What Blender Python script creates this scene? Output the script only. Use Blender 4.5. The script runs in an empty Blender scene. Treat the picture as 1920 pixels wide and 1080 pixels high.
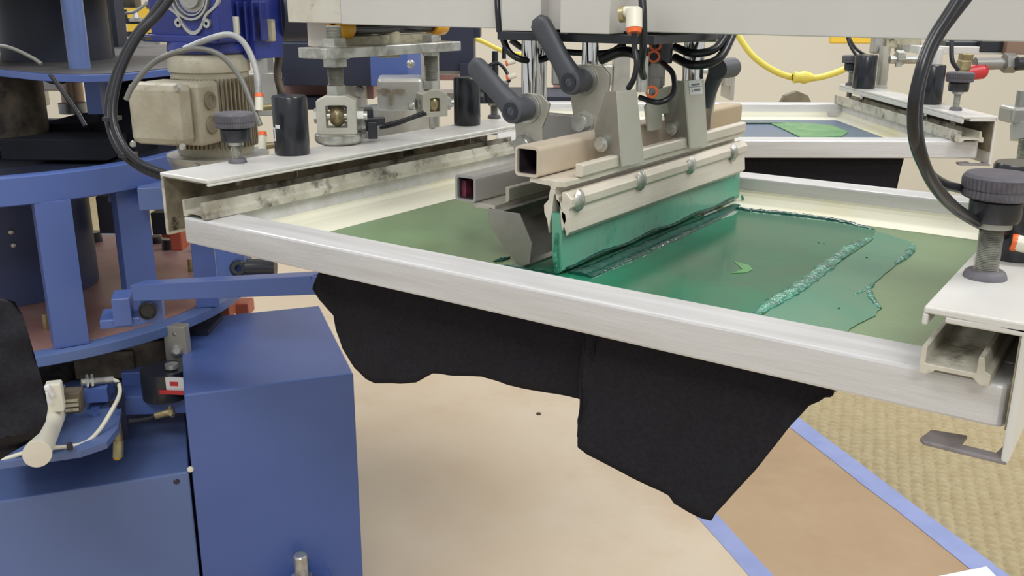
import bpy, math, random
from mathutils import Vector, Matrix, noise as mnoise
random.seed(7)
PI = math.pi
# ---------------------------------------------------------------- camera
CAM = Vector((0, 0, 1.16)); F = 1788.9; YAW, PIT, ROLL = -0.611411, 0.2953, 0.0040896
_f = Vector((math.cos(PIT)*math.sin(YAW), math.cos(PIT)*math.cos(YAW), -math.sin(PIT)))
_r = Vector((math.cos(YAW), -math.sin(YAW), 0)); _u = _r.cross(_f)
RT = math.cos(ROLL)*_r + math.sin(ROLL)*_u; UP = -math.sin(ROLL)*_r + math.cos(ROLL)*_u; FW = _f
cd = bpy.data.cameras.new('camera'); co = bpy.data.objects.new('camera', cd)
bpy.context.scene.collection.objects.link(co); bpy.context.scene.camera = co
m = Matrix.Identity(4)
for i in range(3):
    m[i][0] = RT[i]; m[i][1] = UP[i]; m[i][2] = -FW[i]; m[i][3] = CAM[i]
co.matrix_world = m
cd.sensor_width = 36; cd.lens = F/1920*36; cd.clip_start = .02; cd.clip_end = 60
# ---------------------------------------------------------------- world, lights, exposure
sc = bpy.context.scene
sc.view_settings.view_transform = 'Standard'; sc.view_settings.look = 'None'
sc.view_settings.gamma = 1; sc.view_settings.use_curve_mapping = False
sc.view_settings.exposure = 0.33
w = bpy.data.worlds.new('room_light'); sc.world = w; w.use_nodes = True
w.node_tree.nodes['Background'].inputs[0].default_value = (.96, .98, 1.0, 1)
w.node_tree.nodes['Background'].inputs[1].default_value = .50
def area(loc, sx, sy, power, col=(1, .985, .965), rot=(0, 0, 0)):
    l = bpy.data.lights.new('overhead_light', 'AREA'); l.shape = 'RECTANGLE'; l.size = sx; l.size_y = sy
    l.energy = power; l.color = col
    o = bpy.data.objects.new('overhead_light', l); o.location = loc; o.rotation_euler = rot
    sc.collection.objects.link(o)
area((-1.2, -.5, 2.75), 1.25, .65, 16)
area((.9, 1.0, 2.75), 1.25, .65, 24)
area((1.1, -1.2, 2.75), 1.25, .65, 34)  # unseen fill light, added to brighten faces turned right and forward
area((-1.1, 3.2, 2.75), 1.25, .65, 26)
area((-3.6, 1.6, 2.75), 1.25, .65, 26)
area((.9, 3.6, 2.75), 1.25, .65, 22)
# ---------------------------------------------------------------- helpers
def ray(px, py): return (px-960)/F*RT - (py-540)/F*UP + FW
def P(px, py, ax, val):                    # the point seen at a pixel, on the plane axis=val
    d = ray(px, py); return CAM + d*((val-CAM[ax])/d[ax])
def D(px, py, depth): return CAM + ray(px, py)*depth
def lin(c):
    c = c/255; return c/12.92 if c <= .04045 else ((c+.055)/1.055)**2.4
def rgb(c): return (lin(c[0]), lin(c[1]), lin(c[2]), 1)
def mat(name, col, rough=.5, metal=0, col2=None, scale=8, lo=.4, hi=.6, bump=0, bscale=60, stretch=None, spec=None,
        spots=None, coat=0, rough2=None):
    M = bpy.data.materials.new(name); M.use_nodes = True
    nt = M.node_tree; N = nt.nodes; L = nt.links; b = N['Principled BSDF']
    b.inputs['Base Color'].default_value = rgb(col); b.inputs['Roughness'].default_value = rough
    b.inputs['Metallic'].default_value = metal
    if spec is not None: b.inputs['Specular IOR Level'].default_value = spec
    if coat: b.inputs['Coat Weight'].default_value = coat
    tc = N.new('ShaderNodeTexCoord'); mp = N.new('ShaderNodeMapping')
    L.new(tc.outputs['Object'], mp.inputs['Vector'])
    if stretch: mp.inputs['Scale'].default_value = stretch
    last = None
    def ns(sc_, det=5, rg=.6):
        n = N.new('ShaderNodeTexNoise'); n.inputs['Scale'].default_value = sc_; n.inputs['Detail'].default_value = det
        n.inputs['Roughness'].default_value = rg; L.new(mp.outputs[0], n.inputs['Vector']); return n
    def mix(prev, c, fac):
        x = N.new('ShaderNodeMix'); x.data_type = 'RGBA'
        if prev is None: x.inputs[6].default_value = rgb(col)
        else: L.new(prev, x.inputs[6])
        x.inputs[7].default_value = rgb(c); L.new(fac, x.inputs[0]); return x.outputs[2]
    def rng(src, a, c, o0=0, o1=1):
        r = N.new('ShaderNodeMapRange'); r.inputs[1].default_value = a; r.inputs[2].default_value = c
        r.inputs[3].default_value = o0; r.inputs[4].default_value = o1
        L.new(src, r.inputs[0]); return r.outputs[0]
    if col2:
        n = ns(scale); f = rng(n.outputs['Fac'], lo, hi); last = mix(None, col2, f)
        if rough2 is not None: L.new(rng(n.outputs['Fac'], lo, hi, rough, rough2), b.inputs['Roughness'])
    if spots:
        c3, s3, l3, h3 = spots; n = ns(s3, 8, .7); last = mix(last, c3, rng(n.outputs['Fac'], l3, h3))
    if last: L.new(last, b.inputs['Base Color'])
    if bump:
        n = ns(bscale, 3); bp = N.new('ShaderNodeBump'); bp.inputs['Strength'].default_value = bump
        bp.inputs['Distance'].default_value = .002; L.new(n.outputs['Fac'], bp.inputs['Height']); L.new(bp.outputs[0], b.inputs['Normal'])
    return M
M = {}
M['alu'] = mat('brushed_aluminium', (214, 214, 215), .36, .2, (198, 196, 195), 5, .35, .65, .15, 40, (1, 14, 14), spots=((190, 184, 178), 9, .62, .85))
M['alu_side'] = M['alu']
M['clampal'] = mat('grimy_aluminium', (208, 204, 190), .5, .25, (150, 145, 128), 14, .45, .7, .3, 60, spots=((78, 74, 66), 22, .52, .66))
M['grime_shade'] = mat('grimy_shaded_aluminium', (150, 142, 122), .7, .1, (92, 85, 70), 18, .4, .6, .6, 50, spots=((45, 42, 38), 26, .55, .65))
M['white'] = mat('white_painted_steel', (206, 203, 197), .4, 0, (198, 194, 188), 3, .4, .6, .05, 30, spots=((120, 112, 98), 60, .74, .78))
M['whitedirty'] = mat('dirty_white_painted_steel', (208, 204, 190), .45, 0, (188, 180, 160), 12, .45, .65, .1, 40, spots=((100, 88, 66), 55, .6, .68))
M['plate'] = mat('white_clamp_paint', (216, 215, 211), .38, .1, (208, 206, 200), 6, .4, .6, .05, 30, spots=((150, 142, 122), 34, .66, .72))
M['castgrey'] = mat('beige_cast_bar', (190, 184, 160), .6, .1, (165, 158, 134), 20, .4, .6, .35, 60, spots=((95, 86, 64), 60, .56, .66))
M['steel'] = mat('zinc_steel', (205, 205, 198), .35, .75, (160, 160, 152), 40, .4, .6)
M['steelsheet'] = mat('sheet_steel', (192, 188, 176), .42, .6, (172, 168, 155), 10, .35, .65, .05, 50)
M['clip'] = mat('bent_sheet_clip', (198, 196, 184), .42, .45, (184, 181, 168), 8, .35, .65)
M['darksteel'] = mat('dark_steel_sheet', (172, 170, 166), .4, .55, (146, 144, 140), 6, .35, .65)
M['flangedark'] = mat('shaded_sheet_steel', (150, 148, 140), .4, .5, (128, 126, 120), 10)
M['chrome'] = mat('chrome', (225, 225, 222), .08, 1)
M['rawalu'] = mat('raw_aluminium_extrusion', (218, 210, 196), .42, .25, (202, 193, 177), 6, .35, .65, .1, 50, (14, 1, 14))
M['brownalu'] = mat('stained_square_tube', (206, 197, 182), .45, .25, (186, 166, 136), 4, .4, .6)
M['inktube'] = mat('dark_stained_bore', (52, 42, 50), .5, 0, (38, 32, 36), 40)
M['pink'] = mat('red_ink_stain', (118, 48, 68), .4, 0, (60, 40, 46), 60)
M['blade'] = mat('green_urethane_blade', (88, 160, 134), .25, 0, (100, 150, 128), 12, .4, .62, 0, spots=((58, 130, 108), 26, .58, .72))
M['ink'] = mat('wet_green_ink', (34, 114, 84), .15, 0, (58, 98, 76), 7, .4, .65, .10, 20, spec=.3)
M['inkthin'] = mat('thin_ink_smear', (60, 122, 96), .3, 0, (84, 126, 96), 14, .35, .65, .1, 40, spec=.3)
M['inkbead'] = mat('wet_ink_bead', (72, 150, 124), .12, 0, (34, 100, 82), 90, .4, .6, 1.0, 160)
M['inkdark'] = mat('dark_wet_ink', (14, 74, 62), .12, 0, (10, 58, 50), 40, .4, .6, .5, 90)
M['mesh'] = mat('green_emulsion_mesh', (116, 144, 108), .24, 0, (112, 130, 92), 4, .35, .65, .1, 200, spec=.3)
M['stencil'] = mat('bright_green_stencil', (66, 140, 66), .3)
M['bluemesh'] = mat('blue_emulsion_mesh', (84, 106, 136), .3, 0, (94, 112, 130), 6)
M['limeink'] = mat('lime_ink_smear', (110, 160, 100), .3, 0, (60, 140, 84), 26, .4, .6, .4, 80)
M['tape'] = mat('cream_screen_tape', (228, 226, 206), .4, 0, (224, 217, 172), 5, .5, .72, .08, 60, spots=((206, 190, 128), 7, .66, .85))
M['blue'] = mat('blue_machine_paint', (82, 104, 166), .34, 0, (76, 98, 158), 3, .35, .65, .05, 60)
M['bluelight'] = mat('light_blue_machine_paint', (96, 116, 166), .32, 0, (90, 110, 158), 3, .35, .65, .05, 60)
M['navy'] = mat('navy_paint_and_shade', (40, 46, 66), .5, 0, (34, 38, 54), 4)
M['gearblue'] = mat('gearbox_blue_enamel', (44, 58, 138), .35, 0, (36, 46, 112), 14, .4, .6)
M['drumblue'] = mat('deep_blue_drum', (54, 66, 104), .5, 0, (46, 56, 90), 5)
M['darktop'] = mat('dull_dark_steel_top', (98, 96, 96), .5, .1, (84, 82, 84), 8)
M['rose'] = mat('dull_rose_metal', (176, 138, 132), .45, .2, (158, 112, 104), 6, .4, .65)  # dull pinkish metal tone
M['brown'] = mat('oily_brown_metal', (112, 101, 84), .6, .3, (46, 42, 40), 10, .4, .6, .4, 40)
M['motor'] = mat('cast_motor_grey', (176, 171, 152), .5, .1, (160, 153, 133), 16, .4, .6, .25, 90, spots=((120, 108, 84), 30, .6, .72))
M['motordark'] = mat('motor_fin_grey', (140, 132, 112), .55, .2, (112, 104, 86), 16, .4, .6, .25, 60)
M['silver'] = mat('silver_bell_housing', (196, 196, 190), .35, .6, (170, 170, 165), 8)
M['black'] = mat('black_plastic', (40, 42, 48), .3, 0)
M['blackgl'] = mat('black_cylinder_anodised', (30, 32, 38), .22, 0, (40, 42, 48), 12)
M['pitch'] = mat('matt_black_steel', (34, 36, 44), .75, 0, (28, 29, 36), 6, spec=.2)
M['lever'] = mat('charcoal_lever_plastic', (74, 76, 82), .45, 0, (68, 70, 76), 10, .4, .6, .05, 90)
M['knob'] = mat('dusty_black_knob', (84, 81, 88), .6, 0, (126, 124, 128), 24, .45, .75, .3, 90)
M['rubber'] = mat('black_rubber_hose', (32, 33, 38), .28, 0)
M['clearhose'] = mat('translucent_grey_hose', (168, 170, 168), .25, 0, (140, 142, 142), 30)
M['greyhose'] = mat('grey_hose', (112, 112, 106), .3)
M['yellowhose'] = mat('yellow_air_hose', (228, 212, 92), .35)
M['orange'] = mat('orange_release_ring', (232, 108, 52), .35)
M['fitting'] = mat('white_plastic_fitting', (226, 222, 204), .35)
M['yellow'] = mat('yellow_plastic_roller', (240, 178, 50), .3, 0, (226, 160, 40), 20)
M['yellowsign'] = mat('yellow_panel', (240, 200, 70), .5)
M['brass'] = mat('brass', (176, 164, 124), .35, .6, (136, 124, 92), 30)
M['yokecast'] = mat('light_cast_yoke', (198, 197, 186), .5, .15, (180, 178, 164), 16, .4, .6, .25, 60, spots=((120, 112, 92), 60, .66, .74))
M['red'] = mat('red_lever_plastic', (196, 52, 56), .35)
M['label'] = mat('silver_paper_label', (222, 222, 222), .45)
M['print'] = mat('grey_print', (110, 112, 122), .6)
M['cloth'] = mat('black_cotton', (34, 33, 38), .92, 0, (28, 27, 32), 300, .4, .6, .3, 700, spec=.25)
M['paper'] = mat('tan_floor_paper', (205, 190, 168), .5, 0, (198, 178, 152), 1.5, .4, .65, .05, 8, spots=((186, 160, 130), 1.0, .52, .72))
M['paper2'] = mat('darker_tan_floor_paper', (176, 151, 120), .5, 0, (168, 142, 110), 1.6, .4, .65, .05, 8, spots=((160, 132, 102), 1.2, .5, .7))  # darker, yellower tone for the strip between the tapes
M['bluetape'] = mat('blue_painters_tape', (142, 154, 202), .55, 0, (134, 147, 195), 12)
M['whitepaper'] = mat('white_sheet', (234, 234, 234), .5)
M['carpet'] = mat('sisal_loop_carpet', (176, 163, 130), .9, 0, (166, 151, 116), 40, .35, .65, .4, 300, spots=((160, 142, 104), 5, .55, .8))
M['wall'] = mat('cream_wall_paint', (232, 225, 208), .7, 0, (229, 221, 203), 1.2, .4, .6)
M['window'] = mat('frosted_case', (205, 210, 212), .3)

class B:
    def __init__(s): s.v = []; s.f = []; s.sm = []; s.mi = []; s.m = 0
    def add(s, vs, fs, smooth=False):
        o = len(s.v); s.v += [tuple(v) for v in vs]
        for f in fs: s.f.append([i+o for i in f]); s.sm.append(smooth); s.mi.append(s.m)
        return s
    def box(s, x0, x1, y0, y1, z0, z1):
        return s.hexa([(x0,y0,z0),(x1,y0,z0),(x1,y1,z0),(x0,y1,z0),(x0,y0,z1),(x1,y0,z1),(x1,y1,z1),(x0,y1,z1)])
    def hexa(s, v): return s.add(v, [(0,3,2,1),(4,5,6,7),(0,1,5,4),(1,2,6,5),(2,3,7,6),(3,0,4,7)])
    def obox(s, c, size, ang=0, Mx=None):
        R = Mx or Matrix.Rotation(ang, 3, 'Z'); c = Vector(c); hx, hy, hz = [q/2 for q in size]
        return s.hexa([c+R@Vector(q) for q in [(-hx,-hy,-hz),(hx,-hy,-hz),(hx,hy,-hz),(-hx,hy,-hz),(-hx,-hy,hz),(hx,-hy,hz),(hx,hy,hz),(-hx,hy,hz)]])
    def cyl(s, p0, p1, r0, r1=None, n=24, smooth=True, phase=0):
        r1 = r0 if r1 is None else r1; p0 = Vector(p0); p1 = Vector(p1)
        q = (p1-p0).normalized().to_track_quat('Z', 'Y'); ax = q @ Vector((1,0,0)); ay = q @ Vector((0,1,0))
        a = [p0+(ax*math.cos(2*PI*i/n+phase)+ay*math.sin(2*PI*i/n+phase))*r0 for i in range(n)]
        b = [p1+(ax*math.cos(2*PI*i/n+phase)+ay*math.sin(2*PI*i/n+phase))*r1 for i in range(n)]
        s.add(a+b, [(i, (i+1)%n, n+(i+1)%n, n+i) for i in range(n)], smooth)
        s.add(a, [tuple(range(n))[::-1]]); s.add(b, [tuple(range(n))]); return s
    def hexnut(s, p0, p1, r): return s.cyl(p0, p1, r, n=6, smooth=False, phase=.3)
    def lathe(s, c, axis, prof, n=32, smooth=True):
        c = Vector(c); q = Vector(axis).normalized().to_track_quat('Z', 'Y'); vs = []
        for r, h in prof:
            for i in range(n): vs.append(c + q @ Vector((r*math.cos(2*PI*i/n), r*math.sin(2*PI*i/n), h)))
        fs = [(k*n+i, k*n+(i+1)%n, (k+1)*n+(i+1)%n, (k+1)*n+i) for k in range(len(prof)-1) for i in range(n)]
        s.add(vs, fs, smooth)
        return s
    def tube(s, pts, r, n=10, sub=8, smooth=True):
        pts = [Vector(p) for p in pts]; path = []
        if len(pts) > 2 and sub > 1:
            e = [pts[0]*2-pts[1]]+pts+[pts[-1]*2-pts[-2]]
            for k in range(1, len(e)-2):
                for j in range(sub):
                    t = j/sub; a, b, c, d = e[k-1], e[k], e[k+1], e[k+2]
                    path.append(.5*((2*b)+(c-a)*t+(2*a-5*b+4*c-d)*t*t+(3*b-a-3*c+d)*t**3))
            path.append(pts[-1])
        else: path = pts
        vs = []; up = Vector((.123, .3, .95)); 
        for k, p in enumerate(path):
            d = (path[min(k+1, len(path)-1)]-path[max(k-1, 0)]).normalized()
            x = d.cross(up)
            if x.length < .1: x = d.cross(Vector((1, .1, 0)))
            x.normalize(); y = d.cross(x); up = x.cross(d)
            rr = r(k/(len(path)-1)) if callable(r) else r
            vs += [p+(x*math.cos(2*PI*i/n)+y*math.sin(2*PI*i/n))*rr for i in range(n)]
        L = len(path)
        s.add(vs, [(k*n+i, k*n+(i+1)%n, (k+1)*n+(i+1)%n, (k+1)*n+i) for k in range(L-1) for i in range(n)]
              + [tuple(range(n))[::-1], tuple((L-1)*n+i for i in range(n))], smooth); return s
    def prism(s, pts, a0, a1, ax=1, smooth=False):     # polygon in the other two axes, extruded along ax
        def mk(p, a):
            return {0: (a, p[0], p[1]), 1: (p[0], a, p[1]), 2: (p[0], p[1], a)}[ax]
        n = len(pts); vs = [mk(p, a0) for p in pts]+[mk(p, a1) for p in pts]
        return s.add(vs, [tuple(range(n)), tuple(range(n, 2*n))[::-1]]+[(i, n+i, n+(i+1)%n, (i+1)%n) for i in range(n)], smooth)
    def hollow(s, out, inn, a0, a1, ax=1):
        def mk(p, a): return {0: (a, p[0], p[1]), 1: (p[0], a, p[1]), 2: (p[0], p[1], a)}[ax]
        n = len(out); vs = [mk(p, a) for a in (a0, a1) for q in (out, inn) for p in q]; fs = []
        for i in range(n):
            j = (i+1)%n
            fs += [(i, j, n+j, n+i), (2*n+i, 3*n+i, 3*n+j, 2*n+j), (i, 2*n+i, 2*n+j, j), (n+i, n+j, 3*n+j, 3*n+i)]
        return s.add(vs, fs)
    def xf(s, mtx): s.v = [tuple(mtx @ Vector(v)) for v in s.v]; return s
def rrect(x0, x1, z0, z1, r, n=4):
    o = []
    for cx, cz, a in ((x1-r, z1-r, 0), (x0+r, z1-r, 90), (x0+r, z0+r, 180), (x1-r, z0+r, 270)):
        for k in range(n+1):
            t = math.radians(a+90*k/n); o.append((cx+r*math.cos(t), cz+r*math.sin(t)))
    return o
COL = sc.collection
def thing(name, label, cat, loc, group=None):
    o = bpy.data.objects.new(name, None); COL.objects.link(o); o.location = loc; o.empty_display_size = .05
    o['label'] = label; o['category'] = cat; o['org'] = tuple(loc)
    if group: o['group'] = group
    return o
def obj(name, b, m, parent=None, bevel=0, label=None, cat=None, kind=None, group=None, weld=True):
    org = Vector((0, 0, 0)); top = parent
    if parent is not None:
        while top.parent: top = top.parent
        org = Vector(top['org'])
    else:
        xs = [v[0] for v in b.v]; ys = [v[1] for v in b.v]; zs = [v[2] for v in b.v]
        org = Vector(((min(xs)+max(xs))/2, (min(ys)+max(ys))/2, min(zs)))
    me = bpy.data.meshes.new(name); me.from_pydata([tuple(Vector(v)-org) for v in b.v], [], b.f); me.update()
    import bmesh
    bm = bmesh.new(); bm.from_mesh(me)
    bm.faces.ensure_lookup_table()
    for f, s_, mi in zip(bm.faces, b.sm, b.mi): f.smooth = s_; f.material_index = mi
    if weld: bmesh.ops.remove_doubles(bm, verts=bm.verts, dist=2e-5)
    bmesh.ops.recalc_face_normals(bm, faces=bm.faces); bm.to_mesh(me); bm.free()
    ms = m if isinstance(m, (list, tuple)) else [m]
    for q in ms: me.materials.append(M[q] if isinstance(q, str) else q)
    o = bpy.data.objects.new(name, me); COL.objects.link(o)
    if any(b.sm): 
        for e in me.edges: pass
        try: me.set_sharp_from_angle(angle=math.radians(40))
        except Exception: pass
    if parent is not None: o.parent = parent
    else: o.location = org; o['org'] = tuple(org)
    if bevel:
        q = o.modifiers.new('bevel', 'BEVEL'); q.width = bevel; q.segments = 2; q.limit_method = 'ANGLE'; q.angle_limit = math.radians(40)
        q.harden_normals = False
    if label: o['label'] = label
    if cat: o['category'] = cat
    if kind: o['kind'] = kind
    if group: o['group'] = group
    return o
def solid(name, b, m, label, cat, bevel=0, group=None, kind=None): return obj(name, b, m, None, bevel, label, cat, kind, group)
def fbox(b, x0, y0, x1, y1, d, th, ang=0):
    """upright box whose front spans those pixels at that distance; ang turns it about its own vertical"""
    c = D((x0+x1)/2, (y0+y1)/2, d); W = abs(x1-x0)*d/F; H = abs(y1-y0)*d/F/.95
    R = Matrix.Rotation(-YAW+ang, 3, 'Z'); 
    return b.obox(c+R@Vector((0, th/2, 0)), (W, th, H), Mx=R)
def fcyl(b, x, y0, y1, wpx, d, r1=None, n=20, w1=None):
    p = D(x, y1, d); t = D(x, y0, d); H = (y1-y0)*d/F/.95
    r = wpx/2*d/F; return b.cyl(p, p+Vector((0, 0, H)), r, (w1/2*d/F if w1 else r), n)
# ================================================================ SETTING
b = B(); b.box(-9, 5, -3, 7, -.06, 0); o = obj('floor', b, 'carpet'); o['kind'] = 'structure'
# wall: a plane across the view far behind the machines
b = B(); b.obox(Vector((0, 0, 1.4))+Vector((math.sin(YAW+.06), math.cos(YAW+.06), 0))*5.9, (14, .1, 2.9), -(YAW+.06)); o = obj('wall_back', b, 'wall'); o['kind'] = 'structure'
# carpet pile, real loops, only the strip the floor paper leaves free
def carpet():
    b = B(); T0 = Vector((-.769, 2.504)); dv = Vector((.596, -.494)).normalized(); nv = Vector((-dv.y, dv.x)) 
    rd = P(1803, 950, 2, 0)-P(1790, 860, 2, 0); ca = math.atan2(rd.y, rd.x)+PI/2; vs = []; idx = {}
    st = .0042
    U = int(2.1/st); V = int(1.15/st)
    for i in range(U):
        for j in range(V):
            u = -.5+i*st; v = .024+j*st
            p = T0+dv*u+nv*v
            a = p.x*math.cos(ca)+p.y*math.sin(ca)+.002*mnoise.noise(Vector((p.x*12, p.y*12, 4))); c_ = -p.x*math.sin(ca)+p.y*math.cos(ca)
            row = math.floor(a/.030); rib = abs(math.sin(PI*a/.030))
            ph = .5*(row % 2)+.3*mnoise.noise(Vector((row*1.7, c_*5, 0)))
            kn = abs(math.sin(PI*(c_/.025+ph)))
            h = .003+.012*rib**.5*(.25+.75*kn**.8)+.0012*mnoise.noise(Vector((p.x*90, p.y*90, 0)))
            h *= min(1, j/5+.12); idx[i, j] = len(vs); vs.append((p.x, p.y, max(h, .0005)))
    fs = [(idx[i, j], idx[i+1, j], idx[i+1, j+1], idx[i, j+1]) for i in range(U-1) for j in range(V-1)]
    b.add(vs, fs, True)
    return b
o = obj('carpet_pile', carpet(), 'carpet', None, 0, 'tan looped carpet pile beside the blue taped floor paper', 'carpet', 'stuff', weld=False)
# tan floor paper sheets + tape
T0 = Vector((-.769, 2.504)); dv = Vector((.596, -.494)).normalized(); nv = Vector((-dv.y, dv.x))
def strip(u0, u1, v0, v1, z0, z1, jag=0):
    b = B(); n = 40 if jag else 1; lo = []; hi = []
    for i in range(n+1):
        u = u0+(u1-u0)*i/n; q = lambda s_: jag*mnoise.noise(Vector((u*9, s_, 3)))
        p = T0+dv*u+nv*(v0+q(1)); r = T0+dv*u+nv*(v1+q(2)); lo.append(p); hi.append(r)
    pts = [(p.x, p.y) for p in lo]+[(p.x, p.y) for p in hi[::-1]]
    return b.prism(pts, z0, z1, 2)
# second tape sits at v about -.42
p2 = Vector((-.751, 1.875))-T0; V2 = p2.dot(nv)
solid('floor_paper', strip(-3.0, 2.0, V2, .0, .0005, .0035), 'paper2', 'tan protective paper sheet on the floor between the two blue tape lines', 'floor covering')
solid('floor_paper', strip(-2.2, 2.0, V2-2.6, V2-.002, .0005, .0035), 'paper', 'tan protective paper sheet on the floor under the blue cabinets', 'floor covering')
solid('masking_tape', strip(-3.0, 2.0, -.030, .030, .0036, .0050, .004), 'bluetape', 'blue masking tape strip along the edge of the woven carpet', 'tape')
solid('masking_tape', strip(-3.0, 2.0, V2-.025, V2+.025, .0036, .0046, .002), 'bluetape', 'blue masking tape strip joining the tan papers, below the hanging black shirt', 'tape')
b = B(); q = [P(1722, 1088, 2, .005), P(1850, 1062, 2, .005), P(1905, 1120, 2, .005), P(1750, 1130, 2, .005)]
b.prism([(p.x, p.y) for p in q], .0048, .0054, 2); solid('paper_sheet', b, 'whitepaper', 'white sheet of paper on the floor at the bottom right corner', 'paper')
b = B(); p = P(1010, 776, 2, .004); b.lathe(p, (0, 0, 1), [(0.0, .003), (.006, .003), (.008, 0)], 10); solid('floor_speck', b, 'brown', 'tiny dark crumb on the tan floor paper', 'debris')

# ================================================================ SCREENS
X0, X1, Y0, Y1, ZB, ZT = -.806, -.056, .5735, 1.153, .923, .95
FA = math.radians(35.5)
_c = Vector((-.256, 1.63)); _m = Vector((-.055, .573))
def farmat():
    R = Matrix.Rotation(FA, 4, 'Z'); t = _c-(R.to_2x2() @ _m); return Matrix.Translation((t.x, t.y, 0)) @ R
TFAR = farmat()
def place(root, far, T=None):
    if far:
        root.matrix_world = (T or TFAR) @ Matrix.Translation(Vector(root['org']))
def make_screen(label, meshm, far=False, T=None):
    t = thing('print_screen', label, 'screen', ((X0+X1)/2, (Y0+Y1)/2, ZB))
    w_ = .042; rc = .012
    # rails: front and back run the full length, the side rails butt between them
    def rail(y0, y1, x0=X0, x1=X1, ax=0):
        b = B(); prof = rrect(y0, y1, ZB, ZT, .0022, 2); b.prism(prof, x0, x1, 0, False); return b
    for y0, y1 in ((Y0, Y0+w_), (Y1-w_+.004, Y1)):
        b = B(); z0, z1 = ZB, ZT
        pts = rrect(X0, X1, y0, y1, .0085, 4) if 0 else None
        # plan outline with the outer corners rounded
        r = .007; front = y0 == Y0; o_ = []
        def arc(cx, cy, a0): return [(cx+r*math.cos(math.radians(a0+k*22.5)), cy+r*math.sin(math.radians(a0+k*22.5))) for k in range(5)]
        if front: pts = arc(X0+r, y0+r, 180)+arc(X1-r, y0+r, 270)+[(X1, y1), (X0, y1)]
        else: pts = [(X0, y0), (X1, y0)]+arc(X1-r, y1-r, 0)+arc(X0+r, y1-r, 90)
        b.prism(pts, z0, z1, 2); obj('rail', b, 'alu', t, .0022)
    for x0, x1 in ((X0, X0+.031), (X1-.031, X1)):
        b = B(); b.box(x0, x1, Y0+w_, Y1-w_+.004, ZB, ZT); obj('rail', b, 'alu', t, .0015)
    xi0, xi1, yi0, yi1 = X0+.031, X1-.031, Y0+w_, Y1-w_+.004
    b = B(); b.box(xi0, xi1, yi0, yi1, ZB, ZB+.0006); obj('mesh', b, meshm, t)
    # cream tape: an L along every inner edge, up the wall and out over the mesh
    z = ZB+.0007
    def tp(x0, x1, y0, y1, side):
        b = B(); b.box(x0, x1, y0, y1, z, z+.0004)
        if side == 'l': b.prism([(x0, z), (x0+.012, z), (x0+.004, z+.004), (x0+.0012, z+.008), (x0+.001, z+.0105), (x0, z+.0105)], y0, y1, 1)
        if side == 'r': b.prism([(x1, z), (x1-.012, z), (x1-.004, z+.004), (x1-.0012, z+.008), (x1-.001, z+.0105), (x1, z+.0105)], y0, y1, 1)
        if side == 'b': b.prism([(y1, z), (y1-.012, z), (y1-.004, z+.004), (y1-.0012, z+.008), (y1-.001, z+.0105), (y1, z+.0105)], x0, x1, 0)
        if side == 'f': b.prism([(y0, z), (y0+.012, z), (y0+.004, z+.004), (y0+.0012, z+.008), (y0+.001, z+.0105), (y0, z+.0105)], x0, x1, 0)
        obj('edge_tape', b, 'tape', t)
    tp(xi0, xi0+.057, yi0, yi1, 'l'); tp(xi1-.03, xi1, yi0, yi1, 'r')
    tp(xi0+.057, xi1-.03, yi1-.062, yi1, 'b'); tp(xi0+.057, xi1-.03, yi0, yi0+.02, 'f')
    place(t, far, T)
    return t
make_screen('large aluminium screen frame in the foreground, green mesh under the squeegee', 'mesh')
make_screen('aluminium screen frame behind at the upper right, blue grey mesh', 'bluemesh', True)
# ink on the main screen, outlines in plan
ZI = ZB+.0012
def inkpoly(pix, th, name, m, label, cat='ink', z=ZI, smooth=True, n=6):
    pts = [P(x, y, 2, z) for x, y in pix]; b = B(); pts = [(p.x, p.y) for p in pts]
    # round the outline a little
    o_ = []
    for k in range(len(pts)):
        a, c = Vector(pts[k]), Vector(pts[(k+1) % len(pts)])
        for j in range(n):
            q = a.lerp(c, j/n); s_ = .0012*mnoise.noise(Vector((q.x*160, q.y*160, 1)))
            o_.append((q.x+s_, q.y+s_))
    b.prism(o_, z-.0001, z+th, 2); return solid(name, b, m, label, cat)
inkpoly([(960, 496), (1040, 455), (1385, 392), (1500, 402), (1560, 412), (1640, 430), (1632, 452), (1560, 500), (1440, 580), (1400, 612), (1200, 590), (1040, 545), (1000, 520)],
        .0003, 'ink_pool', 'ink', 'smooth wet green ink film on the mesh right of the squeegee blade')
inkpoly([(1640, 432), (1712, 455), (1700, 480), (1640, 530), (1632, 545), (1650, 578), (1640, 592), (1600, 612), (1570, 640), (1480, 625), (1408, 612), (1448, 578), (1564, 500), (1636, 452)],
        .0002, 'ink_smear', 'inkthin', 'thin ragged green ink smear beyond the raised ink ridge')
M['greyish'] = mat('pale_grey_green_patch', (160, 172, 160), .3)  # paler, greyer tone than the ink around it
inkpoly([(1322, 400), (1340, 393), (1384, 396), (1376, 403), (1350, 411), (1322, 420), (1316, 412)], .0001, 'pale_patch', 'greyish', 'pale bare patch in the ink at the far end of the squeegee blade', 'mesh patch', z=ZI+.0005, n=4)
def bead(pix, r, name, m, label, z=ZI, jag=.35, n=12):
    pts = [P(x, y, 2, z) for x, y in pix]
    b = B(); seed = random.random()*20
    b.tube(pts, lambda t: r*(.25+.75*math.sin(PI*min(1, max(0, t*.96+.02)))**.5)*(1+jag*mnoise.noise(Vector((t*40, seed, 0)))), n, 14)
    k = .45; zc = z
    b.v = [(x+.0012*mnoise.noise(Vector((x*300, y*300, z_*300))), y, zc+(z_-zc)*k+.0009*mnoise.noise(Vector((x*500, y*500, 5)))) for x, y, z_ in b.v]
    return solid(name, b, m, label, 'ink')
bead([(1414, 592), (1450, 568), (1500, 538), (1550, 500), (1590, 468), (1632, 447)], .0075, 'ink_ridge', 'inkbead', 'long raised ridge of wet pale green ink across the mesh')
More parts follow.
